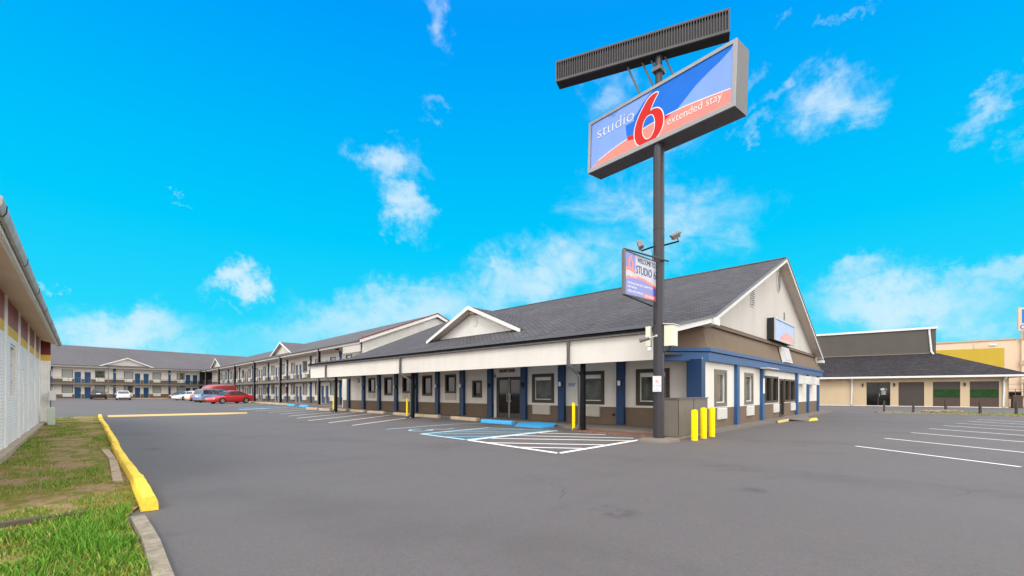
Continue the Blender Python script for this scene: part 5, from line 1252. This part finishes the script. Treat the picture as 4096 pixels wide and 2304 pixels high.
# ================================================================== CARS
CARK = {
 # stations: (x/L, z bottom, z belt, half width factor);  house: bottom front, roof front, roof rear, bottom rear as (x/L, z)
 'sedan': dict(st=[(.5,.40,.56,.70),(.485,.24,.66,.84),(.44,.18,.74,.93),(.36,.17,.82,.98),(.22,.17,.90,1),(0,.17,.92,1),(-.22,.17,.95,1),(-.36,.18,.98,.98),(-.45,.22,.97,.93),(-.49,.30,.92,.86),(-.5,.42,.80,.78)],
               house=[(.255,.90),(.085,1.44),(-.16,1.47),(-.385,.98)], pill=[.0], r=.335, wx=(.30,-.285)),
 'suv': dict(st=[(.5,.45,.72,.76),(.485,.28,.90,.88),(.44,.24,1.0,.95),(.30,.23,1.08,1),(0,.23,1.10,1),(-.30,.23,1.12,1),(-.44,.25,1.12,.98),(-.485,.30,1.10,.94),(-.5,.45,.98,.86)],
             house=[(.22,1.06),(.08,1.62),(-.40,1.64),(-.485,1.12)], pill=[-.02,-.25], r=.37, wx=(.31,-.29)),
 'minivan': dict(st=[(.5,.42,.62,.74),(.48,.24,.80,.88),(.40,.2,.94,.97),(.28,.19,1.02,1),(0,.19,1.02,1),(-.3,.19,1.02,1),(-.45,.22,1.02,.98),(-.488,.26,1.0,.93),(-.5,.42,.85,.86)],
                 house=[(.34,.98),(.13,1.66),(-.43,1.68),(-.49,1.02)], pill=[.06,-.16], r=.33, wx=(.31,-.28)),
 'wagon': dict(st=[(.5,.45,.62,.78),(.48,.28,.84,.9),(.40,.22,.92,.98),(.2,.21,.96,1),(-.2,.21,.98,1),(-.44,.24,.98,.98),(-.488,.30,.97,.95),(-.5,.44,.86,.88)],
               house=[(.20,.95),(.06,1.46),(-.43,1.47),(-.488,.98)], pill=[-.02,-.22], r=.33, wx=(.31,-.28)),
 'highvan': dict(st=[(.5,.5,.80,.8),(.485,.35,1.0,.92),(.40,.30,1.15,.98),(.28,.28,1.20,1),(-.2,.28,1.2,1),(-.46,.30,1.2,1),(-.495,.36,1.2,.97),(-.5,.5,1.1,.93)],
                 house=[(.36,1.14),(.20,1.84),(-.485,1.88),(-.497,1.20)], pill=[.14,-.1], r=.36, wx=(.33,-.28)),
}
def make_car(name, label, cat, kind, paint_m, x, y, head, L, W, low=None, nose_light=HEADL, hi=None):
    K = CARK[kind]; root = thing(name, label, cat, (x, y, g(x, y)), head)
    hw = W/2
    bm = MB(); secs = []
    for xf, zb, zt, wf in K['st']:
        w = hw*wf; H = zt-zb
        half = [(0, zb), (w*.80, zb), (w*.95, zb+.10*H), (w*.995, zb+.35*H), (w, zb+.55*H), (w*.975, zb+.78*H), (w*.93, zb+.93*H), (w*.84, zt), (w*.4, zt+.018), (0, zt+.025)]
        secs.append([(xf*L, a, z) for a, z in half]+[(xf*L, -a, z) for a, z in reversed(half[1:-1])])
    n = len(secs[0]); pts = [p for s in secs for p in s]; fs = []; fm = []
    for i in range(len(secs)-1):
        for j in range(n): fs.append((i*n+j, (i+1)*n+j, (i+1)*n+(j+1) % n, i*n+(j+1) % n))
    bm.add(pts, fs+[tuple(range(n)), tuple(range((len(secs)-1)*n+n-1, (len(secs)-1)*n-1, -1))])
    if low is not None:
        for i, f in enumerate(bm.f):
            if sum(bm.v[q].z for q in f)/len(f) < K['st'][3][1]+.26: bm.m[i] = 1
    # house (pillars and roof)
    (xa, za), (xb, zb), (xc, zc), (xd, zd) = K['house']
    wb, wt = hw*.90, hw*.70 if kind != 'highvan' else hw*.82
    xa, xb, xc, xd = xa*L, xb*L, xc*L, xd*L
    def hsec(xx, z, w, cr=.0): return [(xx, w, z), (xx, w*.55, z+cr), (xx, 0, z+cr*1.25), (xx, -w*.55, z+cr), (xx, -w, z)]
    rows = [hsec(xa, za, wb), hsec(xb+.10*(xa-xb), zb-.04, wt*1.03, .0), hsec(xb-.03*L, zb+.01, wt, .025), hsec((xb+xc)/2, max(zb, zc)+.03, wt, .035), hsec(xc+.03*L, zc+.01, wt, .025), hsec(xc+.10*(xd-xc), zc-.04, wt*1.03, .0), hsec(xd, zd, wb)]
    o = len(bm.v)
    bm.add([p for r in rows for p in r], [(i*5+j, i*5+j+1, (i+1)*5+j+1, (i+1)*5+j) for i in range(6) for j in range(4)])
    for s, j in ((1, 0), (-1, 4)):
        side = [rows[i][j] for i in range(7)]
        bm.add(side, [tuple(range(7))] if s < 0 else [tuple(range(6, -1, -1))])
    if kind == 'highvan':
        rr = []
        for xx, z, w in ((.26*L, 1.86, .60), (.19*L, 2.16, .68), (.10*L, 2.33, .74), (-.15*L, 2.40, .76), (-.42*L, 2.37, .76), (-.485*L, 2.28, .74), (-.492*L, 1.92, .80)):
            rr.append([(xx, hw*.84, 1.80), (xx, hw*w*1.06, z-.14), (xx, hw*w*.8, z), (xx, 0, z+.03), (xx, -hw*w*.8, z), (xx, -hw*w*1.06, z-.14), (xx, -hw*.84, 1.80)])
        bm.add([p for r in rr for p in r], [(i*7+j, i*7+j+1, (i+1)*7+j+1, (i+1)*7+j) for i in range(6) for j in range(6)]+[tuple(range(7)), tuple(range(48, 41, -1))])
    bm.build('body', [paint_m, low or paint_m], root, smooth=38)
    # glazing, set just proud of the house
    def lerp(a, b, t): return a+(b-a)*t
    def fr(side, t0, t1, b0, b1):
        """side glass panel between belt params t (0 front..1 rear)"""
        P = []
        for tt, zz in ((t0, b0), (t1, b0), (t1, b1), (t0, b1)):
            xlo = lerp(xa, xd, tt); xhi = lerp(xb, xc, tt); zlo = lerp(za, zd, tt); zhi = lerp(zb, zc, tt)
            P.append((lerp(xlo, xhi, zz), side*(lerp(wb, wt, zz)+.012), lerp(zlo, zhi, zz)))
        return P
    tp = [(.0+((xa-q*L)/(xa-xd))) for q in K['pill']]
    cuts = [0.035]+tp+[.965]
    for s in (1, -1):
        for t0, t1 in zip(cuts[:-1], cuts[1:]):
            mb = MB(); P = fr(s, t0+.012, t1-.012, .10, .88); mb.poly(P); mb.build('window', GL_CAR, root)
    nx = Vector((za-zb, 0, xa-xb)).normalized()
    for (p, q, zp, zq, nm, sg) in ((xa, xb, za, zb, 'windscreen', 1), (xd, xc, zd, zc, 'rear_window', -1)):
        mb = MB(); e = .014
        def W_(t, k): return (lerp(p, q, t)+sg*e, k*lerp(wb, wt, t)*.90, lerp(zp, zq, t)+e)
        mb.quad(W_(.08, -1), W_(.08, 1), W_(.88, 1), W_(.88, -1)); mb.build(nm, GL_CAR, root)
    # wheels
    r = K['r']
    for wxf in K['wx']:
        for s in (1, -1):
            mb = MB(); xx = wxf*L; yy = s*(hw-.095)
            prof = [(r*.62, -.10), (r*.93, -.105), (r, -.07), (r, .07), (r*.93, .105), (r*.62, .10)]
            m = 22; pts = [(xx+a*math.cos(2*PI*q/m), yy+b, r+a*math.sin(2*PI*q/m)) for a, b in prof for q in range(m)]
            mb.add(pts, [(i*m+q, i*m+(q+1) % m, (i+1)*m+(q+1) % m, (i+1)*m+q) for i in range(5) for q in range(m)]); 
            # arch gap
            mb.add([(xx, s*(hw+.003), r)]+[(xx+(r+.055)*math.cos(2*PI*q/m), s*(hw+.003), max(.19, r+(r+.055)*math.sin(2*PI*q/m))) for q in range(m)], [(0, 1+q, 1+(q+1) % m) for q in range(m)])
            w_ = mb.build('wheel', RUBBER, root, smooth=40)
            mb = MB(); yo = s*(hw+.012); yi = s*(hw-.03)
            for q in range(5):
                a0 = 2*PI*q/5; 
                for da, hw_ in ((0, .17),):
                    c0, s0 = math.cos(a0), math.sin(a0)
                    P = [(.02, -hw_*r*.5), (r*.62, -hw_*r), (r*.62, hw_*r), (.02, hw_*r*.5)]
                    mb.add([(xx+a*c0-b*s0, yo, r+a*s0+b*c0) for a, b in P], [(0, 1, 2, 3)])
            m3 = 20
            mb.add([(xx+rr_*math.cos(2*PI*q/m3), yo+(.0 if k_ else .0), r+rr_*math.sin(2*PI*q/m3)) for k_, rr_ in ((0, r*.55), (1, r*.66)) for q in range(m3)], [(q, (q+1) % m3, m3+(q+1) % m3, m3+q) for q in range(m3)])
            mb.add([(xx+r*.16*math.cos(2*PI*q/10), yo+s*.004, r+r*.16*math.sin(2*PI*q/10)) for q in range(10)], [tuple(range(10))])
            mb.build('rim', RIM, w_, recalc=False)
    # lamps, plates, mirrors, bumpers
    st = K['st']; zf = st[2][2]-.12; zr = st[-2][2]-.10
    for s in (1, -1):
        mb = MB(); mb.box(L*.455, L*.490, s*hw*.50, s*hw*.86, zf-.10, zf+.03, 0, .02); mb.build('headlight', nose_light, root)
        mb = MB()
        if kind == 'wagon': mb.box(-L*.497, -L*.47, s*hw*.70, s*hw*.955, zr-.32, zr+.06, 0, .02)
        else: mb.box(-L*.494, -L*.455, s*hw*.56, s*hw*.93, zr-.10, zr+.06, 0, .02)
        mb.build('taillight', AMBER if kind == 'wagon' else REDL, root)
        mb = MB(); mb.box(xa-.16*L*.5-.1, xa-.16*L*.5+.08, s*(hw*.94), s*(hw+.13), za+.02, za+.15, 0, .03); mb.build('mirror', paint_m if kind != 'highvan' else BLACKP, root)
    mb = MB(); mb.box(-L*.505, -L*.49, -.26, .26, zr-.16, zr-.03); mb.build('licence_plate', PLATE, root)
    mb = MB(); mb.box(L*.45, L*.495, -hw*.6, hw*.6, st[1][1]+.06, st[1][1]+.17); mb.build('grille', BLACKP, root)
    mb = MB(); mb.box(-L*.50, -L*.45, -hw*.72, hw*.72, st[-2][1]-.04, st[-2][1]+.10); mb.build('bumper', BLACKP if kind != 'wagon' else (low or BLACKP), root)
    return root
RED = paint('paint_red', (.52, .018, .02)); WHT = paint('paint_white', (.76, .76, .78)); BLU = paint('paint_blue', (.13, .22, .42)); GRY = paint('paint_grey', (.09, .085, .10))
PUR = paint('paint_black', (.014, .012, .02)); MAR = paint('paint_maroon', (.36, .055, .05)); GOLD = paint('paint_gold', (.45, .35, .22)); 
make_car('parked_car', 'bright red sedan parked nose out with silver five spoke wheels', 'car', 'sedan', RED, 14.65, 59.6, R(199), 4.75, 1.80)
make_car('parked_car', 'light blue minivan with gold lower trim behind the red sedan', 'car', 'minivan', BLU, 15.1, 68.3, R(22), 4.75, 1.90, low=GOLD)
make_car('camper_van', 'dark red high roof van rising behind the blue minivan', 'van', 'highvan', MAR, 15.9, 72.6, R(205), 5.6, 2.0)
make_car('parked_car', 'white and tan older wagon with amber tail lamp beside the minivan', 'car', 'wagon', WHT, 16.3, 80.5, R(24), 4.7, 1.85, low=GOLD)
make_car('parked_car', 'white sedan showing its nose between the wagon and the grey car', 'car', 'sedan', WHT, 16.2, 89.6, R(203), 4.9, 1.88)
make_car('parked_car', 'dark grey sedan with its red tail lamp beside the blue pillar', 'car', 'sedan', GRY, 17.1, 98.3, R(24), 4.9, 1.88)
make_car('parked_car', 'black sport utility vehicle parked facing the far wing', 'car', 'suv', PUR, 5.75, 101.2, R(86), 4.9, 1.98)
make_car('parked_car', 'white sedan parked facing the far wing beside the black vehicle', 'car', 'sedan', WHT, 8.55, 97.8, R(86), 4.8, 1.86)

# small roof edge fittings
flood('white flood light standing on the roof edge of the long wing', (19.0, 36.0, 5.75), (18.95, 36.0, 6.05), (18.9, 36.0, 6.35), Matrix.Rotation(R(30), 4, 'Y'))
t = thing('security_camera', 'pair of small cameras under the eave of the long wing', 'camera', (18.6, 39.5, 5.5))
mb = MB(); mb.tube([(18.5, 39.5, 5.55), (18.3, 39.5, 5.35)], .03, 6); mb.build('bracket', CHAR, t, world=True)
for dy in (-.3, .3):
    mb = MB(); mb.tube([(18.35, 39.5+dy*.3, 5.4), (18.2, 39.5+dy, 5.32)], [.07, .09], 10); mb.build('camera_body', CHAR, t, world=True)

# ================================================================== SKY, SUN, CAMERA
w = bpy.data.worlds.new('World'); SC.world = w; w.use_nodes = True
t = w.node_tree; t.nodes.clear()
out = N(t, 'ShaderNodeOutputWorld'); bg = N(t, 'ShaderNodeBackground'); t.links.new(bg.outputs[0], out.inputs[0])
SUN_EL, SUN_AZ = R(46), R(208)     # direction to the sun, from +X
sky = N(t, 'ShaderNodeTexSky'); sky.sky_type = 'NISHITA'; sky.sun_disc = False; sky.sun_elevation = SUN_EL; sky.sun_rotation = PI/2-SUN_AZ
sky.air_density = 1.0; sky.dust_density = .6; sky.ozone_density = 2.0
EXPF = 2**.8; STR = .10; bg.inputs[1].default_value = STR
tc = N(t, 'ShaderNodeTexCoord'); D = tc.outputs['Generated']
nrm = N(t, 'ShaderNodeVectorMath', operation='NORMALIZE'); t.links.new(D, nrm.inputs[0])
def M_(op, a, b=None, c=None, clamp=False):
    n = N(t, 'ShaderNodeMath', operation=op, use_clamp=clamp)
    for i, v in enumerate((a, b, c)):
        if v is None: continue
        if isinstance(v, bpy.types.NodeSocket): t.links.new(v, n.inputs[i])
        else: n.inputs[i].default_value = v
    return n.outputs[0]
def dot(v):
    n = N(t, 'ShaderNodeVectorMath', operation='DOT_PRODUCT'); t.links.new(nrm.outputs[0], n.inputs[0]); n.inputs[1].default_value = v; return n.outputs['Value']
df = dot((FW[0], FW[1], 0)); dr = dot((RT[0], RT[1], 0)); dz = dot((0, 0, 1))
az = M_('MULTIPLY', M_('ARCTAN2', dr, df), 180/PI); el = M_('MULTIPLY', M_('ARCSINE', dz), 180/PI)
# blue of the clear part, tint of the physical sky by height
rp = t.nodes.new('ShaderNodeValToRGB'); t.links.new(M_('DIVIDE', el, 60.0), rp.inputs[0])
SKYC = [(0.0, (.22, .83, 1.0)), (.14, (.02, .71, 1.0)), (.30, (.0, .62, 1.0)), (.50, (.0, .47, 1.0)), (.66, (.0, .36, 1.0)), (1.0, (.02, .33, .95))]
e = rp.color_ramp.elements
e[0].position = 0; e[0].color = c4(SKYC[0][1]); e[1].position = 1; e[1].color = c4(SKYC[-1][1])
for p, c in SKYC[1:-1]: q = e.new(p); q.color = c4(c)
# keep only the luminance swing of the physical sky, coloured by the ramp
lum = N(t, 'ShaderNodeRGBToBW'); t.links.new(sky.outputs[0], lum.inputs[0])
lumn = M_('ADD', M_('MULTIPLY', lum.outputs[0], .0), 1.0)
blue = mixc(t, 1.0, rp.outputs[0], (1, 1, 1), 'MULTIPLY')
sat = N(t, 'ShaderNodeHueSaturation'); sat.inputs['Saturation'].default_value = 1.9; t.links.new(sky.outputs[0], sat.inputs['Color'])
base = mixc(t, .03, N(t, 'ShaderNodeVectorMath', operation='SCALE').outputs[0], sat.outputs[0])
scl = base.node.inputs[6].links[0].from_node; t.links.new(blue, scl.inputs[0]); scl.inputs['Scale'].default_value = .98/STR/EXPF
# clouds
def noise_n(scale, det=8, rough=.6, dist=0.0, zs=1.6):
    mp = N(t, 'ShaderNodeMapping'); mp.inputs['Scale'].default_value = (1, 1, zs); t.links.new(nrm.outputs[0], mp.inputs[0])
    n = N(t, 'ShaderNodeTexNoise', i_Scale=scale, i_Detail=float(det), i_Roughness=rough, i_Distortion=dist); t.links.new(mp.outputs[0], n.inputs[0]); return n.outputs[0]
def sky_ang(x, y):
    u = (x-1288)/1108; v = (987-y)/1108; return math.degrees(math.atan(u)), math.degrees(math.atan(v/math.sqrt(1+u*u)))
BL = [ # x, y, half width, half height (photo units), rotation, strength
 (1108,38,38,52,-25,.62),(1098,98,16,8,0,.35),(978,408,62,48,20,.85),(1030,412,40,26,0,.5),(1010,520,70,44,-38,.85),(1045,560,35,28,-20,.55),(985,298,18,10,0,.35),(1095,290,36,16,0,.45),
 (606,718,56,34,10,.95),(640,735,30,18,20,.4),(520,735,24,12,0,.3),(545,782,34,10,0,.35),(1545,235,68,48,10,.62),(1660,400,140,50,25,.42),(1530,500,120,60,0,.5),(1700,540,200,70,-8,.62),(1800,600,110,60,-30,.5),
 (2095,265,120,58,5,.85),(2110,188,26,15,0,.5),(1920,265,60,14,5,.5),(1900,322,70,13,0,.4),(2490,250,110,42,15,.8),(2560,370,60,60,30,.4),(1890,185,40,24,-15,.45),(1995,28,40,14,30,.4),(2150,8,60,12,10,.45),(2560,400,40,40,0,.3),(1840,65,30,12,40,.35),
 (260,830,210,60,12,.95),(450,870,130,40,15,.55),(110,725,20,16,0,.6),(700,830,160,26,8,.5),(1000,790,330,70,14,.85),(1350,700,260,80,16,.85),(900,850,300,40,5,.6),(1600,640,200,60,10,.6),
 (2250,760,300,70,-8,.95),(2140,690,110,40,0,.7),(2450,690,150,45,15,.75),(2480,830,200,40,0,.6),(1480,560,60,40,30,.4),(430,525,12,7,0,.35),(220,220,60,40,0,.14),(1340,635,50,18,-20,.35),(1270,630,22,10,0,.3)]
def noise_n(scale, det=8, rough=.6, dist=0.0, zs=1.6, off=0.0):
    mp = N(t, 'ShaderNodeMapping'); mp.inputs['Scale'].default_value = (1, 1, zs); mp.inputs['Location'].default_value = (off, off*.7, off*1.3); t.links.new(nrm.outputs[0], mp.inputs[0])
    n = N(t, 'ShaderNodeTexNoise', i_Scale=scale, i_Detail=float(det), i_Roughness=rough, i_Distortion=dist); t.links.new(mp.outputs[0], n.inputs[0]); return n.outputs[0]
azw = M_('ADD', az, M_('ADD', M_('MULTIPLY', M_('SUBTRACT', noise_n(9, 8, .68, 0, 1, 3.1), .5), 13.0), M_('MULTIPLY', M_('SUBTRACT', noise_n(26, 6, .6, 0, 1, 8.7), .5), 3.0)))
elw = M_('ADD', el, M_('ADD', M_('MULTIPLY', M_('SUBTRACT', noise_n(9, 8, .68, 0, 1, 5.9), .5), 11.0), M_('MULTIPLY', M_('SUBTRACT', noise_n(26, 6, .6, 0, 1, 1.3), .5), 3.0)))
acc = None
for x, y, hw_, hh_, rot, s in BL:
    a0, e0 = sky_ang(x, y); k = 180/PI/1108; cz = math.cos(R(a0))
    sx, sz = hw_*k*cz*cz*1.0, hh_*k*cz; ca, sa = math.cos(R(rot)), math.sin(R(rot))
    da = M_('SUBTRACT', azw, a0); de = M_('SUBTRACT', elw, e0)
    p = M_('ADD', M_('MULTIPLY', da, ca/sx), M_('MULTIPLY', de, sa/sx)); q = M_('ADD', M_('MULTIPLY', da, -sa/sz), M_('MULTIPLY', de, ca/sz))
    r2 = M_('ADD', M_('MULTIPLY', p, p), M_('MULTIPLY', q, q))
    gs = M_('MULTIPLY', M_('EXPONENT', M_('MULTIPLY', r2, -.8)), s)
    acc = gs if acc is None else M_('MAXIMUM', acc, gs)
n1 = noise_n(7.5, 12, .64, 1.1, 1.9); n2 = noise_n(22.0, 9, .6, .8, 1.6)
nn = M_('ADD', M_('MULTIPLY', M_('SUBTRACT', n1, .5), 3.1), M_('MULTIPLY', M_('SUBTRACT', n2, .5), .8))
soft = M_('MINIMUM', M_('MULTIPLY', acc, 2.2), 1.0)
cm = M_('ADD', acc, M_('MULTIPLY', M_('MULTIPLY', nn, soft), M_('MULTIPLY', .42, M_('MAXIMUM', .35, M_('MINIMUM', 1.0, M_('DIVIDE', M_('SUBTRACT', el, 1.0), 16.0))))))
mr = N(t, 'ShaderNodeMapRange', interpolation_type='SMOOTHSTEP'); t.links.new(cm, mr.inputs[0]); mr.inputs[1].default_value = .15; mr.inputs[2].default_value = 1.15; mr.inputs[3].default_value = 0; mr.inputs[4].default_value = .82
# unseen overcast behind the camera and overhead, shaped to light the scene white
mo = N(t, 'ShaderNodeMapRange', interpolation_type='SMOOTHSTEP'); t.links.new(df, mo.inputs[0]); mo.inputs[1].default_value = .54; mo.inputs[2].default_value = .30; mo.inputs[3].default_value = 0; mo.inputs[4].default_value = 1
mt = N(t, 'ShaderNodeMapRange', interpolation_type='SMOOTHSTEP'); t.links.new(el, mt.inputs[0]); mt.inputs[1].default_value = 43; mt.inputs[2].default_value = 54; mt.inputs[3].default_value = 0; mt.inputs[4].default_value = 1
over = M_('MAXIMUM', mo.outputs[0], mt.outputs[0])
front = mixc(t, mr.outputs[0], base, tuple(v/STR/EXPF for v in (.80, .93, 1.0)))
grey = mixc(t, ramp(t, noise_n(2.2, 6, .6), .3, .7), tuple(v/STR for v in (1.02, .99, .95)), tuple(v/STR for v in (1.30, 1.27, 1.22)))
horizon_fill = M_('ADD', 1.0, M_('MULTIPLY', M_('EXPONENT', M_('MULTIPLY', M_('ABSOLUTE', el), -1/20.0)), .62))  # horizon brightening added to the unseen overcast to light the walls
gv = N(t, 'ShaderNodeVectorMath', operation='SCALE'); t.links.new(grey, gv.inputs[0]); t.links.new(horizon_fill, gv.inputs['Scale'])
allc = mixc(t, over, front, gv.outputs[0])
t.links.new(allc, bg.inputs[0])

ld = bpy.data.lights.new('sun', 'SUN'); ld.energy = .9; ld.angle = R(22); ld.color = (1.0, .975, .94)
lo = bpy.data.objects.new('sun', ld); COL.objects.link(lo)
sd_ = Vector((math.cos(SUN_EL)*math.cos(SUN_AZ), math.cos(SUN_EL)*math.sin(SUN_AZ), math.sin(SUN_EL)))
lo.rotation_euler = sd_.to_track_quat('Z', 'Y').to_euler(); lo.location = (0, 0, 30)
cd = bpy.data.cameras.new('camera'); cam = bpy.data.objects.new('camera', cd); COL.objects.link(cam); SC.camera = cam
cam.location = (0, 0, 1.4); cam.rotation_euler = (PI/2, 0, TH-PI/2)
cd.sensor_width = 36; cd.lens = 36*1108/2576; cd.shift_y = (987-724.5)/2576; cd.clip_end = 2000; cd.clip_start = .05
vs = SC.view_settings; vs.view_transform = 'Standard'; vs.look = 'None'; vs.gamma = 1; vs.exposure = .8; vs.use_curve_mapping = False
SC.cycles.max_bounces = 8
